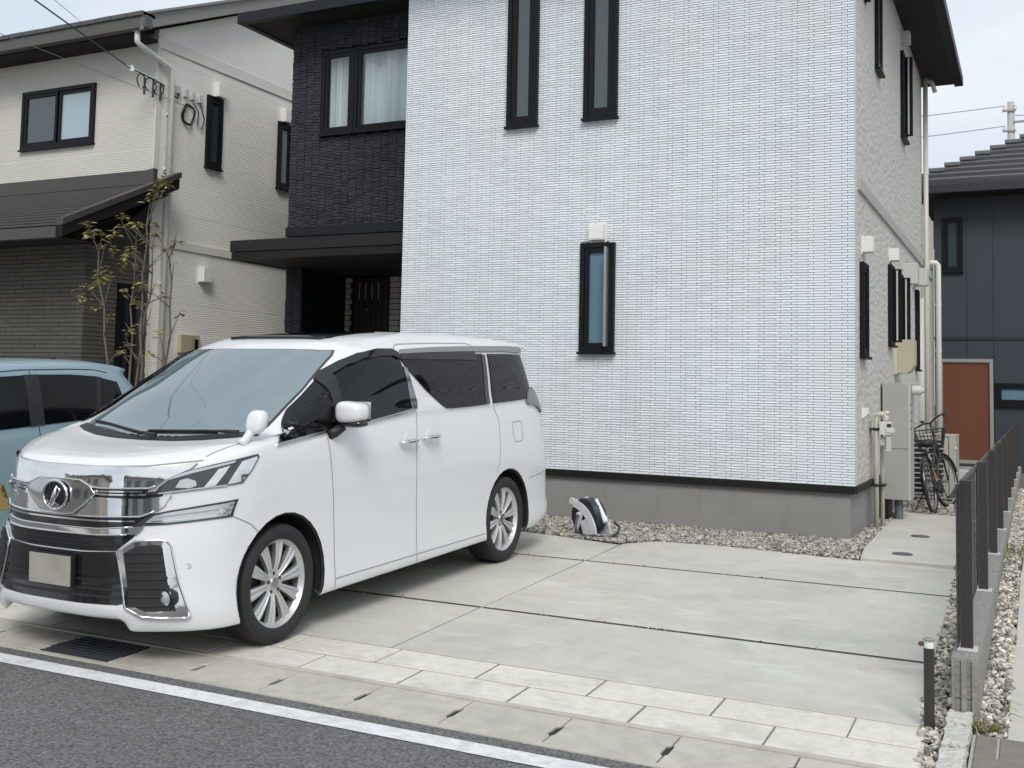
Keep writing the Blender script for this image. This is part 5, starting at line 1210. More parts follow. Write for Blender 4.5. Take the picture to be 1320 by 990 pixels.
for zl, off in (([(0, .757), (.31, .757), (.545, .775)], .018), ([(0, .722), (.31, .722), (.512, .731)], .018), ([(0, .819), (.30, .821), (.525, .827), (.60, .862)], .016), ([(0, 1.004), (.16, 1.004), (.22, .984), (.30, .977), (.55, .982), (.585, .998)], .022)):
    pts = []
    for (a, b), (c, d) in zip(zl[:-1], zl[1:]):
        for t in np.linspace(0, 1, 5, endpoint=False):
            q, nn = sk.hit('f', a+(c-a)*t, b+(d-b)*t); pts.append(q+nn*off)
    MB().tube([(-x, y, z) for x, y, z in pts[:0:-1]] + [tuple(p_) for p_ in pts], 0.0055, 6).build('bar_edge', chrome, van, local=True, smooth=True)
# bumper openings
front_piece('lower_intake', sym([(0, .624), (.2, .624), (.425, .636), (.455, .56), (.498, .36), (.46, .350), (.2, .347), (0, .347)]), 0.003, gloss)
for z_, w_ in ((.475, .472), (.43, .478), (.39, .486)):
    front_piece('intake_slat', sym([(0, z_+.006), (w_*.6, z_+.006), (w_, z_+.006), (w_, z_-.008), (w_*.6, z_-.008), (0, z_-.008)]), 0.012, blackpl, depth=0.012)
front_piece('intake_panel', sym([(0, .622), (.2, .622), (.42, .632), (.447, .56), (.462, .50), (.2, .495), (0, .495)]), 0.010, gloss, depth=0.01)
def fog_side(name, poly, off, mat, depth=0.012, parent=None):
    g = sk.drape('f', poly, off, res=0.045, depth=depth)
    a = g.build(name, mat, parent or van, local=True); auto_smooth(a, 40); b = only_mirror(g).build(name, mat, parent or van, local=True); auto_smooth(b, 40); return a
fog_side('fog_bezel', [(.432, .634), (.515, .694), (.63, .699), (.66, .692), (.680, .668), (.727, .47), (.782, .292), (.77, .278), (.591, .292), (.503, .342)], 0.016, chrome, 0.02)
fog_side('fog_mesh', [(.466, .628), (.530, .670), (.634, .674), (.646, .655), (.685, .47), (.733, .318), (.601, .318), (.524, .360)], 0.0185, blackpl, 0.03)
for i in range(7):
    z_ = .635-.047*i; a, b = .482+.0065*i, .645+.0125*i
    fog_side('mesh_slat', [(a, z_+.006), (b, z_+.010), (b, z_-.006), (a, z_-.010)], 0.026, meshbl, 0.012)
for s in (1, -1):
    out = [(.432, .634), (.515, .694), (.63, .699), (.66, .692), (.680, .668), (.727, .47), (.782, .292), (.77, .278), (.591, .292), (.503, .342)]; pts = []
    for (a, b), (c, d) in zip(out, out[1:]+out[:1]):
        for t in np.linspace(0, 1, 5, endpoint=False):
            q, nn = sk.hit('f', a+(c-a)*t, b+(d-b)*t); q = q+nn*0.014; pts.append((s*q.x, q.y, q.z))
    MB().tube(pts, 0.0075, 6, closed=True).build('bezel_rim', chrome, van, local=True, smooth=True)
p, n = sk.hit('f', .687, .386)
for s in (1, -1):
    fm = MB().lathe([(0.062, 0.02), (0.060, -0.03), (0.045, -0.034), (0.044, -0.030)], 24, (0, 0, 0), 'y')
    fm.v = [(s*(x+.687), y+p.y+0.012, z+.386) for x, y, z in fm.v]; fo = fm.build('fog_lamp', gloss, van, local=True, smooth=True)
    fl = MB().lathe([(0.045, -0.030), (0.035, -0.038), (0.015, -0.044), (0, -0.045)], 20, (0, 0, 0), 'y'); fl.v = [(s*(x+.687), y+p.y+0.012, z+.386) for x, y, z in fl.v]
    fl.build('fog_lens', lampgl, fo, local=True, smooth=True)
    q, nn = sk.hit('f', .756, .556)
    MB().add([(s*(q.x+.0+0.013*math.cos(t)), q.y-0.004, q.z+0.013*math.sin(t)) for t in np.linspace(0, 2*PI, 16, endpoint=False)], [tuple(range(16))]).tube([(s*(q.x+0.015*math.cos(t)), q.y-0.003+0.010*math.cos(t), q.z+0.015*math.sin(t)) for t in np.linspace(0, 2*PI, 18, endpoint=False)], 0.002, 5, closed=True).build('parking_sensor', M('pearl white paint shade', (0.66, 0.67, 0.68), 0.3), van, local=True)
# lamps
HL = [(.525, .948), (.565, 1.008), (.60, 1.042), (.70, 1.075), (.80, 1.108), (.868, 1.136)]
def lamp_poly(front, sidep): return front, sidep
def wrap_piece(name, pf, off, mat, depth=0.010, parent=None):
    """a piece that wraps round the front corner, laid on along the diagonal"""
    m = MB(); bm = bmesh.new(); f = bm.faces.new([bm.verts.new((a, b, 0)) for a, b in pf]); bmesh.ops.triangulate(bm, faces=[f])
    for _ in range(6):
        es = [e for e in bm.edges if e.calc_length() > 0.035]
        if not es: break
        bmesh.ops.subdivide_edges(bm, edges=es, cuts=1); bmesh.ops.triangulate(bm, faces=[x for x in bm.faces if len(x.verts) > 3])
    nn = {}; D = Vector((-0.72, 0.69, 0)); Rr = Vector((0.69, 0.72, 0)); o0 = Vector((0.70, -0.63, 0))
    for v in bm.verts:
        o = o0 + Rr*v.co.x + Vector((0, 0, v.co.y)) - D*3
        p, n, i, d = sk.t.ray_cast(o, D)
        if p is None: p, n, i, d = sk.t.find_nearest(o + D*3)
        if n.dot(D) > 0: n = -n
        nn[v] = n; v.co = p+n*off
    bmesh.ops.recalc_face_normals(bm, faces=bm.faces[:])
    if sum(f.normal.dot(-D)*f.calc_area() for f in bm.faces) < 0: bmesh.ops.reverse_faces(bm, faces=bm.faces[:])
    for e in [e for e in bm.edges if e.is_boundary]:
        a, b = e.link_loops[0].vert, e.link_loops[0].link_loop_next.vert
        bm.faces.new([b, a, bm.verts.new(a.co-nn[a]*(off+depth)), bm.verts.new(b.co-nn[b]*(off+depth))])
    m.bm(bm); a = m.build(name, mat, parent or van, local=True); auto_smooth(a, 40); b = only_mirror(m).build(name, mat, parent or van, local=True); auto_smooth(b, 40)
    return a
def T_(w, u): return (w-0.70)*0.69 + (u+0.63)*0.72          # diagonal coordinate of a plan point
hA, hB = T_(.53, -.77), T_(.905, -.225)
def hx(t): return hA + (hB-hA)*t
wrap_piece('headlight', [(hx(0), .948), (hx(.06), .995), (hx(.14), 1.042), (hx(.35), 1.075), (hx(.6), 1.110), (hx(.85), 1.140), (hx(.985), 1.154), (hx(1.0), 1.138), (hx(.93), 1.065), (hx(.84), .997), (hx(.6), .982), (hx(.3), .962), (hx(.12), .948)], 0.008, lampdk)
wrap_piece('headlight_frame', [(hx(.03), .962), (hx(.09), 1.005), (hx(.16), 1.040), (hx(.4), 1.078), (hx(.78), 1.126), (hx(.76), 1.112), (hx(.4), 1.062), (hx(.20), 1.026), (hx(.13), .990), (hx(.10), .966)], 0.013, lampgl)
wrap_piece('headlight_reflector', [(hx(.70), .994), (hx(.765), 1.060), (hx(.83), 1.118), (hx(.97), 1.140), (hx(.975), 1.128), (hx(.91), 1.062), (hx(.83), 1.004)], 0.013, chrome)
wrap_piece('headlight_reflector', [(hx(.50), .984), (hx(.58), 1.045), (hx(.625), 1.080), (hx(.725), 1.098), (hx(.68), 1.055), (hx(.60), .992)], 0.013, chrome)
wrap_piece('headlight_strip', [(hx(.12), .957), (hx(.45), .981), (hx(.7), .994), (hx(.7), .988), (hx(.45), .974), (hx(.12), .951)], 0.014, lampgl)
wrap_piece('headlight_lens', [(hx(.26), .985), (hx(.30), 1.025), (hx(.36), 1.035), (hx(.43), 1.02), (hx(.44), .995), (hx(.38), .980)], 0.012, lampgl)
dA, dB = T_(.50, -.79), T_(.885, -.40)
def dx(t): return dA + (dB-dA)*t
wrap_piece('indicator', [(dx(-.03), .776), (dx(.12), .838), (dx(.32), .860), (dx(.66), .886), (dx(1.02), .908), (dx(.985), .86), (dx(.96), .812), (dx(.6), .797), (dx(.3), .783)], 0.007, lampdk)
wrap_piece('indicator_lens', [(dx(.08), .794), (dx(.17), .832), (dx(.35), .851), (dx(.70), .876), (dx(.98), .896), (dx(.93), .822), (dx(.6), .806), (dx(.3), .793)], 0.011, lampgl)
wrap_piece('indicator_fin', [(dx(.80), .826), (dx(.86), .876), (dx(.97), .888), (dx(.965), .878), (dx(.90), .868), (dx(.90), .855), (dx(.95), .86), (dx(.94), .85), (dx(.885), .842), (dx(.89), .832), (dx(.93), .835), (dx(.92), .825)], 0.014, chrome)
wrap_piece('indicator_strip', [(dx(.14), .803), (dx(.5), .815), (dx(.80), .826), (dx(.80), .821), (dx(.5), .810), (dx(.15), .797)], 0.014, chrome)
wrap_piece('indicator_strip', [(dx(.22), .826), (dx(.5), .843), (dx(.82), .860), (dx(.82), .855), (dx(.5), .838), (dx(.22), .821)], 0.014, M('amber grey strip', (0.30, 0.28, 0.25), 0.2))
# hood gap and plate
hg = MB(); sk.strip('f', [(-.75, 1.131), (-.52, 1.104), (-.25, 1.097), (.25, 1.097), (.52, 1.104), (.75, 1.131)], 0.007, 0.002, hg)
sk.strip('t', [(.745, -.50), (.765, -.36), (.785, -.27), (.80, -.16)], 0.007, 0.002, hg); sk.strip('t', [(-.745, -.50), (-.765, -.36), (-.785, -.27), (-.80, -.16)], 0.007, 0.002, hg)
hg.build('hood_gap', seamm, van, local=True)
p, n = sk.hit('f', 0, .52)
MB().box(-.165, .180, p.y-0.045, p.y-0.012, .425, .605, 0.008).build('plate_frame', blackpl, van, local=True)
npl = MB().box(-.158, .173, p.y-0.050, p.y-0.044, .432, .600, 0.003).build('number_plate', platem, van, local=True)
# rear: tail gate glass so that the van is whole from behind
sk.drape('r', sym([(0, 1.35), (.55, 1.35), (.62, 1.40), (.55, 1.72), (.4, 1.74), (0, 1.74)]), 0.005, res=0.08).build('tailgate_glass', tint, van, local=True)

# ------------------------------------------------------------------ light blue small car behind the van
pblue = M('light blue paint', (0.235, 0.335, 0.385), 0.32, coat=0.4)
car = thing('small_car', 'light blue small car with dark windows parked behind the white van', 'car')
place(car, Vector((-7.90, 5.25, gz(5.25))), 0.0, 0.037)
HWI = [0, .16, .36, .53, .63, .69, .72, .735, .735, .735, .735, .715, .63, .38, 0]
CU = [-.62, -.615, -.59, -.52, -.42, -.30, -.15, .4, .95, 1.6, 2.15, 2.52, 2.70, 2.76, 2.77]
def cring(v, ua, ub, sc):
    return [(HWI[j]*sc, (CU[j]*1.0 + (ua if j <= 4 else ua*(.7, .4)[j-5] if j <= 6 else 0) + (ub if j >= 12 else ub*.7 if j == 11 else 0)), v[j] if isinstance(v, list) else v) for j in range(15)]
def up(us, ws, v): return [(ws[j], us[j], v[j]) for j in range(15)]
crings = [cring(.26, .1, -.1, .86), cring(.20, 0, 0, .97), cring(.38, -.02, .02, 1.0), cring(.62, 0, 0, 1.0), cring([.80]*7+[.82]*8, .02, -.01, 1.0),
  cring([.93, .93, .935, .95, .97, .99, 1.0, 1.02, 1.03, 1.04, 1.05, 1.05, 1.05, 1.05, 1.05], .07, -.03, .985),
  up([-.15, -.15, -.13, -.08, -.02, .03, .10, .4, .95, 1.6, 2.15, 2.48, 2.64, 2.70, 2.71], [0, .16, .36, .52, .61, .66, .69, .705, .71, .71, .71, .69, .60, .37, 0], [1.04, 1.04, 1.045, 1.05, 1.055, 1.06, 1.07, 1.08, 1.09, 1.11, 1.12, 1.12, 1.12, 1.12, 1.12]),
  up([.35, .35, .36, .40, .43, .47, .52, .7, 1.0, 1.6, 2.15, 2.42, 2.57, 2.63, 2.64], [0, .16, .34, .48, .55, .60, .625, .64, .65, .655, .65, .63, .54, .34, 0], [1.36, 1.36, 1.36, 1.36, 1.36, 1.36, 1.36, 1.37, 1.38, 1.38, 1.38, 1.38, 1.38, 1.38, 1.38]),
  up([.62, .62, .63, .66, .69, .72, .76, .88, 1.1, 1.6, 2.10, 2.33, 2.46, 2.52, 2.53], [0, .16, .33, .45, .51, .55, .575, .585, .59, .595, .59, .57, .49, .31, 0], [1.57, 1.57, 1.57, 1.565, 1.56, 1.56, 1.56, 1.57, 1.575, 1.575, 1.56, 1.54, 1.53, 1.53, 1.53]),
  up([.74, .74, .75, .77, .80, .83, .87, .97, 1.15, 1.6, 2.08, 2.36, 2.52, 2.59, 2.60], [0, .16, .30, .41, .46, .49, .51, .525, .53, .535, .53, .51, .45, .29, 0], [1.635, 1.635, 1.633, 1.63, 1.628, 1.628, 1.63, 1.635, 1.64, 1.64, 1.625, 1.60, 1.58, 1.575, 1.575]),
  up([1.05, 1.05, 1.05, 1.06, 1.08, 1.1, 1.12, 1.18, 1.3, 1.6, 1.95, 2.12, 2.2, 2.24, 2.24], [0, .1, .2, .26, .3, .32, .33, .34, .345, .345, .34, .33, .28, .18, 0], [1.672]*9+[1.675, 1.668, 1.655, 1.645, 1.64, 1.64]),
  up([1.2]*4+[1.22, 1.24, 1.26, 1.3, 1.4, 1.6, 1.8, 1.9, 1.95, 1.97, 1.97], [0]*15, [1.68]*10+[1.678, 1.672, 1.668, 1.665, 1.665])]
cb = loft(crings, 90, 46); ck_bm = loft(crings, 220, 120); ck = Skin(ck_bm); ck_bm.free()
cut_arch(cb, 0.0, 0.29, 0.325, 0.42, 20); cut_arch(cb, 2.40, 0.29, 0.325, 0.42, 20)
m = MB(); m.bm(cb); auto_smooth(m.build('body', pblue, car, local=True), 50)
wh = MB()
for yc in (0.0, 2.40):
    for s in (1, -1):
        for a0 in range(-2, 20):
            a, b = PI*a0/18, PI*(a0+1)/18
            p = [(s*0.72, yc+.325*math.cos(t), 0.29+.325*math.sin(t)) for t in (a, b)]; q = [(s*0.42, y_, z_) for _, y_, z_ in p]; wh.add([p[0], p[1], q[1], q[0]], [(0, 1, 2, 3)])
wh.box(-.42, .42, -.5, 2.6, .2, .3); wh.build('underbody', under, car, local=True)
for yc in (0.0, 2.40):
    for s in (1, -1): wheel_parts(car, s*0.64, yc, 0.275, 0.275, 0.19, 0.15, 7, s, caps=False)
def car_side(name, poly, off, mat):
    g = ck.drape('s', poly, off, res=0.08); auto_smooth(g.build(name, mat, car, local=True), 40); auto_smooth(only_mirror(g).build(name, mat, car, local=True), 40)
car_side('side_glass', [(.30, 1.12), (.75, 1.115), (1.22, 1.135), (1.22, 1.545), (.95, 1.535), (.80, 1.50), (.5, 1.28)], 0.006, tint)
car_side('window_post', [(1.215, 1.13), (1.36, 1.14), (1.36, 1.550), (1.215, 1.548)], 0.008, blackpl)
car_side('side_glass', [(1.36, 1.14), (1.9, 1.165), (1.97, 1.30), (1.99, 1.525), (1.7, 1.545), (1.36, 1.548)], 0.006, tint)
car_side('window_post', [(1.93, 1.17), (1.99, 1.18), (2.055, 1.515), (1.99, 1.525)], 0.008, blackpl)
car_side('quarter_glass', [(2.0, 1.19), (2.20, 1.26), (2.28, 1.36), (2.25, 1.47), (2.06, 1.51)], 0.006, tint)
gp_ = MB()
for ln in ([(.62, 1.46), (.8, 1.565), (1.2, 1.588), (1.7, 1.590), (2.0, 1.582), (2.15, 1.555)], [(1.29, 1.585), (1.29, 1.55)], [(1.30, 1.13), (1.31, .8), (1.28, .3)], [(2.0, 1.17), (2.05, .95), (2.0, .6)]): g = ck.strip('s', ln, 0.008, 0.002); g.build('panel_gap', blackpl, car, local=True); only_mirror(g).build('panel_gap', blackpl, car, local=True)
ydec = M('yellow decal', (0.36, 0.27, 0.10), 0.4); odec = M('orange decal', (0.55, 0.26, 0.10), 0.4)
car_side('flame_decal', [(.1, .50), (1.02, .50), (.98, .58), (.88, .63), (.93, .70), (.80, .68), (.72, .76), (.60, .70), (.45, .77), (.2, .70)], 0.003, ydec)
car_side('dot_decal', [(.80+.03*math.cos(t), .86+.03*math.sin(t)) for t in np.linspace(0, 2*PI, 14, endpoint=False)], 0.003, odec)
ck.drape('t', sym([(0, -.12), (.3, -.10), (.5, -.03), (.56, .12), (.50, .45), (.45, .64), (.25, .60), (0, .595)]), 0.005, res=0.09).build('windscreen', wshield, car, local=True)
for s in (1, -1): superell((s*.56, -.50, .80), (.12, .08, .07), .8).build('headlight', lampgl, car, local=True, smooth=True)
ck.drape('f', sym([(0, .66), (.4, .66), (.38, .5), (0, .5)]), 0.006).build('grille', blackpl, car, local=True)
MB().tube([(0.30, 1.80, 1.665), (0.30, 1.84, 1.72), (0.30, 1.98, 1.90)], [0.004, 0.003, 0.0015], 5).add(*[[(0.27, 1.72, 1.66), (0.33, 1.72, 1.66), (0.32, 1.86, 1.66), (0.28, 1.86, 1.66), (0.30, 1.80, 1.70)], [(0, 1, 4), (1, 2, 4), (2, 3, 4), (3, 0, 4)]]).build('antenna', blackpl, car, local=True)

# ------------------------------------------------------------------ hose reel on the gravel
hr = thing('hose_reel', 'grey and white hose reel with dark hose on the gravel strip', 'hose reel', (-3.80, 10.22, 0.18))
hr.rotation_euler = (0, 0, math.radians(-24))
reelw = M('pale grey plastic', (0.56, 0.57, 0.60), 0.4); hosem = M('blue black hose', (0.030, 0.045, 0.060), 0.35); whitepl = M('white plastic', (0.75, 0.76, 0.77), 0.35)
def arch_frame(y):
    m = MB(); outer = []; n = 16
    out = [(-.20, .0), (-.185, .30), (-.17, .325), (-.145, .33)] 
    arc = [(-.19+.36*math.sin(t), -.02+.355*math.cos(t)) for t in np.linspace(0.10, 1.42, n)]
    arci = [(-.19+.285*math.sin(t), -.02+.285*math.cos(t)) for t in np.linspace(0.16, 1.42, n)]
    for (a, b), (c, d) in zip(zip(arc[:-1], arc[1:]), zip(arci[:-1], arci[1:])):
        m.prism([a, b, d, c], 'y', y, y+0.018)
    m.prism([(-.205, 0.0), (-.10, 0.0), (-.02, .19), (.02, .235), (-.01, .27), (-.06, .22), (-.155, .03)], 'y', y+0.002, y+0.016)      # strut
    m.prism([(-.235, -.012), (-.08, -.012), (-.08, .006), (-.235, .006)], 'y', y-0.03, y+0.03).prism([(.03, -.012), (.20, -.012), (.20, .008), (.03, .008)], 'y', y-0.03, y+0.03)
    m.prism([(.0, .0), (.15, .0), (.10, .05), (.02, .16), (-.05, .13)], 'y', y+0.004, y+0.014)
    m.lathe([(0.0, -0.012), (0.032, -0.012), (0.032, 0.014), (0, 0.014)], 16, (-.165, y+0.008, .315), 'y')
    return m
arch_frame(-0.10).build('side_frame', reelw, hr, local=True); arch_frame(0.09).build('side_frame', reelw, hr, local=True)
MB().tube([(-.165, -.10, .315), (-.165, .11, .315)], 0.014, 10).build('handle', reelw, hr, local=True, smooth=True)
dr = MB()
for y in (-0.078, 0.07): dr.lathe([(0.03, y), (0.155, y), (0.158, y+0.008), (0.03, y+0.008)], 36, (-.03, 0, .185), 'y')
dr.lathe([(0.05, -.07), (0.05, .07)], 20, (-.03, 0, .185), 'y'); dro = dr.build('drum', blackpl, hr, local=True)
co = MB()
for lay, (rr, cnt) in enumerate(((.095, 9), (.117, 9), (.139, 8), (.160, 7))):
    pts = [(-.03+rr*math.cos(t), -.066+0.132*t/(2*PI*cnt), .185+rr*math.sin(t)) for t in np.linspace(0, 2*PI*cnt, cnt*22)]
    co.tube(pts, 0.0095, 6)
co.build('coiled_hose', hosem, hr, local=True, smooth=True)
MB().tube([(-.06, -.115, .20), (-.075, -.135, .10), (-.04, -.15, .03), (.06, -.15, .012), (.20, -.10, .012), (.285, -.02, .02), (.30, .06, .05), (.27, .11, .10), (.20, .12, .135)], 0.0130, 8).build('loose_hose', hosem, hr, local=True, smooth=True)
MB().lathe([(0, -.02), (.02, -.02), (.02, .0), (0, .0)], 14, (-.06, -.10, .20), 'y').build('axle', reelw, hr, local=True)
MB().tube([(.045, .02, .345), (.09, .02, .28), (.13, .02, .225), (.165, .02, .165), (.18, .02, .14)], [.018, .019, .020, .026, .030], 12).build('nozzle', whitepl, hr, local=True, smooth=True)

# ------------------------------------------------------------------ water heater, gas meter, boxes, air conditioner
wh_ = thing('water_heater', 'tall grey slim water heater cabinet against the side wall', 'water heater', (-1.40, 13.75, 0.2))
wm_ = M('grey enamel steel', (0.345, 0.345, 0.33), 0.4, var=0.04, vs=3)
MB().box(-1.55, -1.285, 13.60, 14.05, 0.995, 1.735, 0.006).box(-1.55, -1.285, 13.60, 14.05, 0.42, 0.990, 0.006).build('cabinet', wm_, wh_)
MB().box(-1.284, -1.255, 13.61, 14.05, 0.42, 1.735, 0.005).build('front_cover', M('light grey steel', (0.45, 0.45, 0.44), 0.35), wh_)
for z in (1.22, 1.31, 1.40, 1.49): MB().box(-1.256, -1.251, 13.66, 13.76, z, z+0.012).build('louvre', blackpl, wh_)
MB().lathe([(0.055, 0), (0.055, .08), (0.02, .13)], 16, (-1.25, 13.8, 1.66), 'x').build('exhaust', ventg, wh_, smooth=True)
MB().lathe([(0.045, 0.12), (0.045, 0.43)], 16, (-1.39, 13.72, 0)).build('leg', M('slate pipe', (0.11, 0.125, 0.145), 0.5), wh_, smooth=True)
MB().box(-1.56, -1.49, 13.62, 14.0, 0.15, 0.42).build('bracket', darktrim, wh_)
gm = thing('gas_meter', 'cream pipes with pale gas meter beside the white wall corner', 'gas meter', (-1.50, 12.65, 0.2))
MB().tube([(-1.50, 12.62, 0.12), (-1.50, 12.62, 1.33), (-1.495, 12.62, 1.375), (-1.465, 12.62, 1.395), (-1.405, 12.62, 1.395)], 0.026, 12).build('pipe', pipec, gm, smooth=True)
MB().tube([(-1.46, 12.80, 0.12), (-1.46, 12.80, 1.02), (-1.44, 12.78, 1.08), (-1.42, 12.72, 1.12)], 0.022, 12).build('pipe', pipec, gm, smooth=True)
MB().lathe([(0.03, 0), (0.036, 0.01), (0.036, 0.05), (0.03, 0.06)], 14, (-1.41, 12.62, 1.325)).lathe([(0.0, 0), (0.03, 0.0), (0.03, 0.045), (0, .045)], 14, (-1.40, 12.62, 1.385)).tube([(-1.44, 12.55, 1.36), (-1.40, 12.53, 1.40)], .012, 8).build('valve', pipec, gm, smooth=True)
gb = MB().box(-1.462, -1.345, 12.56, 12.70, 1.175, 1.315, 0.012).box(-1.40, -1.315, 12.55, 12.66, 1.20, 1.245, 0.008).build('meter_body', M('pale grey meter', (0.60, 0.60, 0.58), 0.4), gm)
MB().box(-1.385, -1.345, 12.548, 12.562, 1.262, 1.292).build('display', blackpl, gb)
MB().box(-1.40, -1.352, 12.58, 12.70, 1.00, 1.17, 0.01).box(-1.46, -1.40, 12.62, 12.70, 1.06, 1.15, 0.01).build('regulator', ventg, gm)
for z in (0.63, 1.22): MB().box(-1.57, -1.42, 12.60, 12.83, z, z+0.02).lathe([(0.030, 0), (0.030, 0.03)], 12, (-1.50, 12.62, z-0.005)).build('pipe_clip', blackpl, gm)
MB().tube([(-1.56, 12.45, 1.43), (-1.52, 12.55, 1.40), (-1.47, 12.60, 1.385)], 0.006, 6).build('wire', pipewh, gm)
ob = thing('outlet_cover', 'small white outlet cover on wavy siding left of the gas meter', 'outlet', (XS, 12.1, 1.4))
MB().prism([(1.345, 0.0), (1.46, 0.0), (1.455, 0.055), (1.40, 0.06), (1.375, 0.035)], 'y', 12.04, 12.16).build('cover', ventw, ob)
for v in ob.children[0].data.vertices: v.co = Vector((XS+v.co.z+0.001, v.co.y, v.co.x))
bx_ = thing('wall_box', 'cream wall box with one slanted lower corner on side wall', 'utility box', (XS, 15.1, 2.1))
creamy = M('cream plastic', (0.46, 0.42, 0.30), 0.5)
MB().prism([(-1.535, 1.885), (-1.42, 1.885), (-1.37, 1.925), (-1.335, 1.99), (-1.335, 2.305), (-1.535, 2.305)], 'y', 15.02, 15.35).build('case', creamy, bx_)
MB().box(-1.572, -1.536, 15.0, 15.36, 1.87, 2.315, 0.004).build('back_plate', M('pale cream plastic', (0.56, 0.54, 0.47), 0.5), bx_)
ac = thing('air_conditioner', 'beige air conditioner outdoor unit with dark louvres behind the bicycle', 'air conditioner', (-1.25, 16.8, 0.15))
acm = M('beige enamel', (0.42, 0.41, 0.365), 0.45)
MB().box(-1.53, -1.05, 16.60, 17.3, 0.22, 1.06, 0.012).box(-1.54, -0.955, 16.59, 17.31, 1.062, 1.085, 0.006).box(-1.045, -0.96, 16.58, 17.3, 0.22, 1.06, 0.01).build('casing', acm, ac)
MB().box(-1.50, -1.12, 16.592, 16.602, 0.27, 1.01).build('grille_recess', blackpl, ac)
for i in range(11): MB().box(-1.51, -1.10, 16.575, 16.596, 0.275+i*0.068, 0.293+i*0.068, 0.003).build('louvre', acm, ac)
MB().box(-0.97, -0.95, 16.57, 16.66, 0.90, 0.93).build('grip', ventw, ac)
for x in (-1.5, -1.0): MB().box(x, x+0.06, 16.65, 17.25, 0.12, 0.22).build('foot', blackpl, ac)

# ------------------------------------------------------------------ bicycle leaning on its stand
bk_ = thing('bicycle', 'black city bicycle with front basket leaning on its kickstand', 'bicycle', (-1.09, 14.70, 0.185))
bk_.rotation_euler = (0, math.radians(-9), math.radians(-5))
bframe = M('black bike paint', (0.012, 0.012, 0.013), 0.3, coat=0.5); bsilv = M('bike silver', (0.55, 0.55, 0.54), 0.3, metal=1.0); bor = M('orange sticker', (0.42, 0.14, 0.05), 0.5); btan = M('tan frame tube', (0.30, 0.24, 0.17), 0.5)
RW = 0.335
def wheel(name, c, turn):
    ct, st_ = math.cos(turn), math.sin(turn)
    def P_(r, a, x=0.0): q = Vector((x, r*math.cos(a), r*math.sin(a))); return Vector((c[0]+q.x*ct-q.y*st_, c[1]+q.x*st_+q.y*ct, c[2]+q.z))
    N = 40
    o = MB().tube([P_(RW-0.016, 2*PI*k/N) for k in range(N)], 0.022, 8, closed=True).build('tyre', rubber, bk_, local=True, smooth=True)
    MB().tube([P_(RW-0.042, 2*PI*k/N) for k in range(N)], 0.011, 6, closed=True).build('rim', bsilv, o, local=True, smooth=True)
    s = MB()
    for k in range(28):
        a = 2*PI*k/28; s.tube([P_(0.02, a+(0.5 if k % 2 else -0.5), 0.025*(1 if k % 4 < 2 else -1)), P_(RW-0.045, a)], 0.0011, 4, cap=False)
    s.tube([P_(0, 0, -.05), P_(0, 0, .05)], 0.018, 8); s.build('spokes', alu, o, local=True)
    return P_
R0, F0, TURN = (0, 0, RW), (0, 1.10, RW), math.radians(-16)
pr = wheel('rear', R0, 0.0); pf = wheel('front', F0, TURN)
def fender(P_, a0, a1):
    m = MB(); n = 22
    for i in range(n):
        a, b = a0+(a1-a0)*i/n, a0+(a1-a0)*(i+1)/n
        q = []
        for t in (a, b):
            for x, r in ((-.030, RW+.012), (-.018, RW+.028), (.018, RW+.028), (.030, RW+.012)): q.append(P_(r, t, x))
        m.add(q, [(k, k+1, k+5, k+4) for k in range(3)])
    return m
fender(pr, PI*0.20, PI*1.08).build('mudguard', bframe, bk_, local=True, smooth=True)
fender(pf, PI*0.08, PI*0.85).build('mudguard', bframe, bk_, local=True, smooth=True)
BB, ST, HT, HB = Vector((0, .43, .29)), Vector((0, .27, .72)), Vector((0, .90, .86)), Vector((0, .94, .68))
fr = MB()
fr.tube([BB, HB], .019, 8).tube([Vector((0, .30, .48)), HT*0.97+Vector((0, 0, -.02))], .016, 8).tube([HT+Vector((0, -.02, .06)), HB+Vector((0, .01, -.03))], .02, 8)
for s in (-1, 1): fr.tube([(s*.05, 0, RW), (s*.045, .2, .31), BB+Vector((s*.03, 0, 0))], .009, 6).tube([(s*.05, 0, RW), (s*.02, .26, .62)], .007, 6)
for s in (-.045, .045): fr.tube([HB, Vector((s, .99, .60)), pf(0, 0, s)], .012, 6)
fr.build('frame', bframe, bk_, local=True, smooth=True)
MB().tube([BB, ST], .018, 8).build('seat_tube', btan, bk_, local=True, smooth=True)
MB().tube([BB.lerp(ST, .18), BB.lerp(ST, .5)], .0195, 8).box(-.022, .022, .375, .435, .38, .47, .004).build('sticker', bor, bk_, local=True)
MB().tube([ST, Vector((0, .245, .80))], .014, 8).build('seat_post', bsilv, bk_, local=True, smooth=True)
sd_ = superell((0, .22, .845), (.095, .135, .040), .8, 18, 12, taper=lambda p: (p[0]*(1.0 if p[1] < 0 else 1-0.72*p[1]), p[1], p[2])).build('saddle', blackpl, bk_, local=True, smooth=True)
hc = Vector((-.02, .885, 1.09)); hd = Vector((math.cos(TURN-.2)*.93, math.sin(TURN-.2)*.93, 0.30))
hb = MB().tube([HT, Vector((-.02, .885, 1.09))], .014, 8)
hb.tube([hc+hd*-.27+Vector((0, -.16, .0)), hc+hd*-.25+Vector((0, -.05, .03)), hc+hd*-.12+Vector((0, .03, .035)), hc, hc+hd*.12+Vector((0, .03, .035)), hc+hd*.25+Vector((0, -.05, .03)), hc+hd*.27+Vector((0, -.16, 0))], .012, 8)
hb.build('handlebar', bframe, bk_, local=True, smooth=True)
for s in (-1, 1): MB().tube([hc+hd*.255*s+Vector((0, -.06, .028)), hc+hd*.272*s+Vector((0, -.18, -.004))], .018, 8).build('grip', blackpl, bk_, local=True, smooth=True)
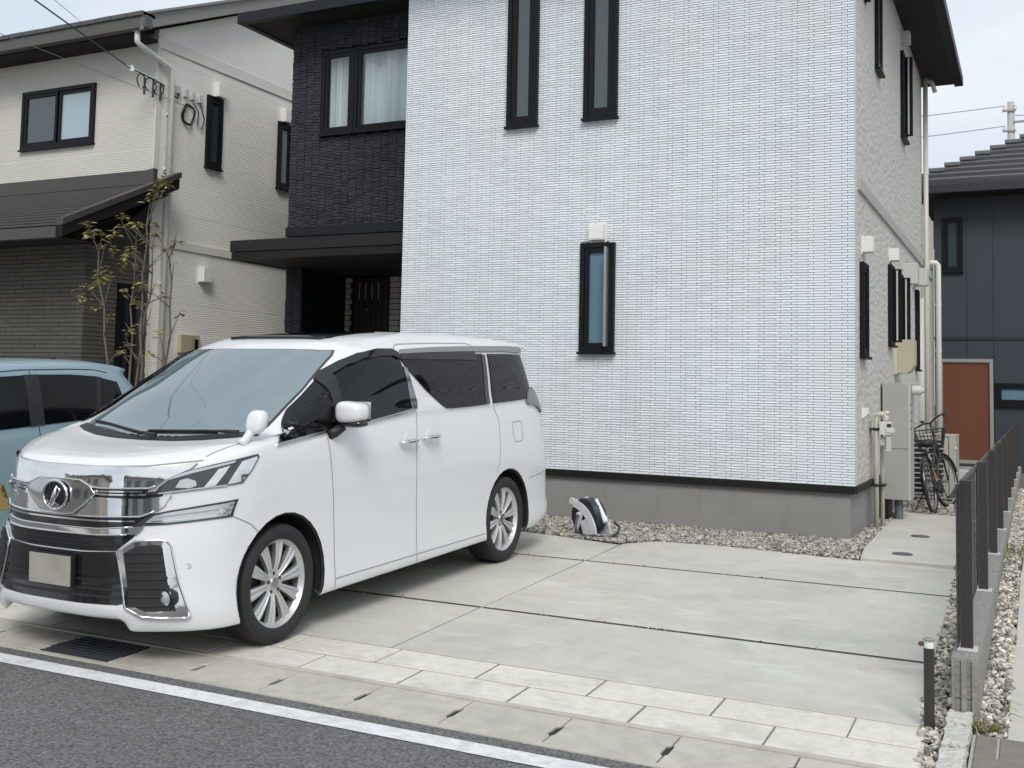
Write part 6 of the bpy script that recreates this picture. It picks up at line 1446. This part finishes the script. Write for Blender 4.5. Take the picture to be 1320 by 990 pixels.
MB().lathe([(0, 0), (.024, 0), (.026, .02), (.016, .034), (0, .036)], 12, hc+hd*-.13+Vector((0, .03, .05))).build('bell', bframe, bk_, local=True)
# wire basket over the front wheel
bs = MB(); w0, w1, l0, l1, h = .13, .19, .11, .145, .25; bc = Vector((-.09, 1.08, .76))
def rc(wx, ly, z): return [bc+Vector((sx*wx, sy*ly, z)) for sx, sy in ((-1, -1), (1, -1), (1, 1), (-1, 1))]
for t in np.linspace(0, 1, 7): bs.tube(rc(w0+(w1-w0)*t, l0+(l1-l0)*t, h*t), .004 if 0 < t < 1 else .007, 4, closed=True)
lo_, hi_ = rc(w0, l0, 0), rc(w1, l1, h)
for k in range(4):
    for t in np.linspace(0, 1, 8, endpoint=False): bs.tube([lo_[k].lerp(lo_[(k+1) % 4], t), hi_[k].lerp(hi_[(k+1) % 4], t)], .0026, 4, cap=False)
for t in np.linspace(.1, .9, 6): bs.tube([lo_[0].lerp(lo_[1], t), lo_[3].lerp(lo_[2], t)], .0026, 4, cap=False)
bs.build('basket', bframe, bk_, local=True)
# rear carrier, chain case, cranks, stand
ca = MB()
for s in (-.06, .06): ca.tube([(s, .22, .72), (s, -.05, .73), (s, -.26, .73)], .006, 6).tube([(s*.9, 0, RW), (s, -.15, .73)], .006, 6)
for y in (-.25, -.13, 0, .12): ca.tube([(-.06, y, .732), (.06, y, .732)], .005, 6)
ca.build('carrier', bframe, bk_, local=True)
cc = MB().lathe([(0, .042), (.085, .042), (.09, .052), (.085, .062), (0, .062)], 20, BB+Vector((0, 0, 0)), 'x').prism([(-.02, RW-.03), (.40, .24), (.44, .38), (-.02, RW+.04)], 'x', .045, .06)
cc.build('chain_case', blackpl, bk_, local=True)
cr_ = MB().tube([BB+Vector((.075, 0, 0)), BB+Vector((.085, .10, -.13))], .010, 6).tube([BB+Vector((-.075, 0, 0)), BB+Vector((-.085, -.10, .13))], .010, 6)
cr_.build('crank', bsilv, bk_, local=True)
for s, d in ((1, (.13, .10, -.13)), (-1, (-.13, -.10, .13))):
    c = BB+Vector(d); pd = MB()
    for dy in (-.03, .03): pd.box(c.x-.045, c.x+.045, c.y+dy-.008, c.y+dy+.008, c.z-.010, c.z+.010)
    for dx_ in (-.045, .037): pd.box(c.x+dx_, c.x+dx_+.008, c.y-.022, c.y+.022, c.z-.008, c.z+.008)
    pd.build('pedal', blackpl, bk_, local=True)
MB().tube([(-.05, .02, RW-.02), (-.17, .03, .14), (-.235, .04, -.010)], [.009, .008, .008], 6).tube([(-.20, .035, .055), (-.255, .10, .012)], .006, 5).build('kickstand', bframe, bk_, local=True)
MB().tube([(-.03, .5, .45), (.02, .62, .72), (.05, .78, 1.0), (.0, .88, 1.05)], .0035, 5).build('brake_cable', blackpl, bk_, local=True)

# ------------------------------------------------------------------ the far side of the road, behind the camera (seen in chrome and glass)
MB().box(-60, 60, -3.9, -2.2, -0.2, 0.06, 0.01).build('far_pavement', pathconc, kind='structure')
MB().box(-60, 60, -16, -3.95, -0.2, 0.03).build('far_forecourt', concrete, kind='structure')
for i, (x, w, col, lab) in enumerate(((-17, 11, (0.46, 0.42, 0.36), 'tan two storey house across the road, left one'), (0, 10, (0.38, 0.38, 0.38), 'grey two storey house across the road, right one'))):
    h = thing('house', lab, 'house', (x, -15, 0))
    MB().box(x-w/2, x+w/2, -20, -12.6, 0.03, 5.7).build('wall', M('far wall %d' % i, col, 0.8), h)
    MB().prism([(-21, 5.65), (-11.9, 5.65), (-16.4, 7.6)], 'x', x-w/2-0.5, x+w/2+0.5).build('roof', rtile, h)
    for xx in (x-w*0.3, x, x+w*0.3):
        for z in (0.9, 3.5): MB().box(xx-0.8, xx+0.8, -12.62, -12.55, z, z+1.3).build('window', glassd, h)
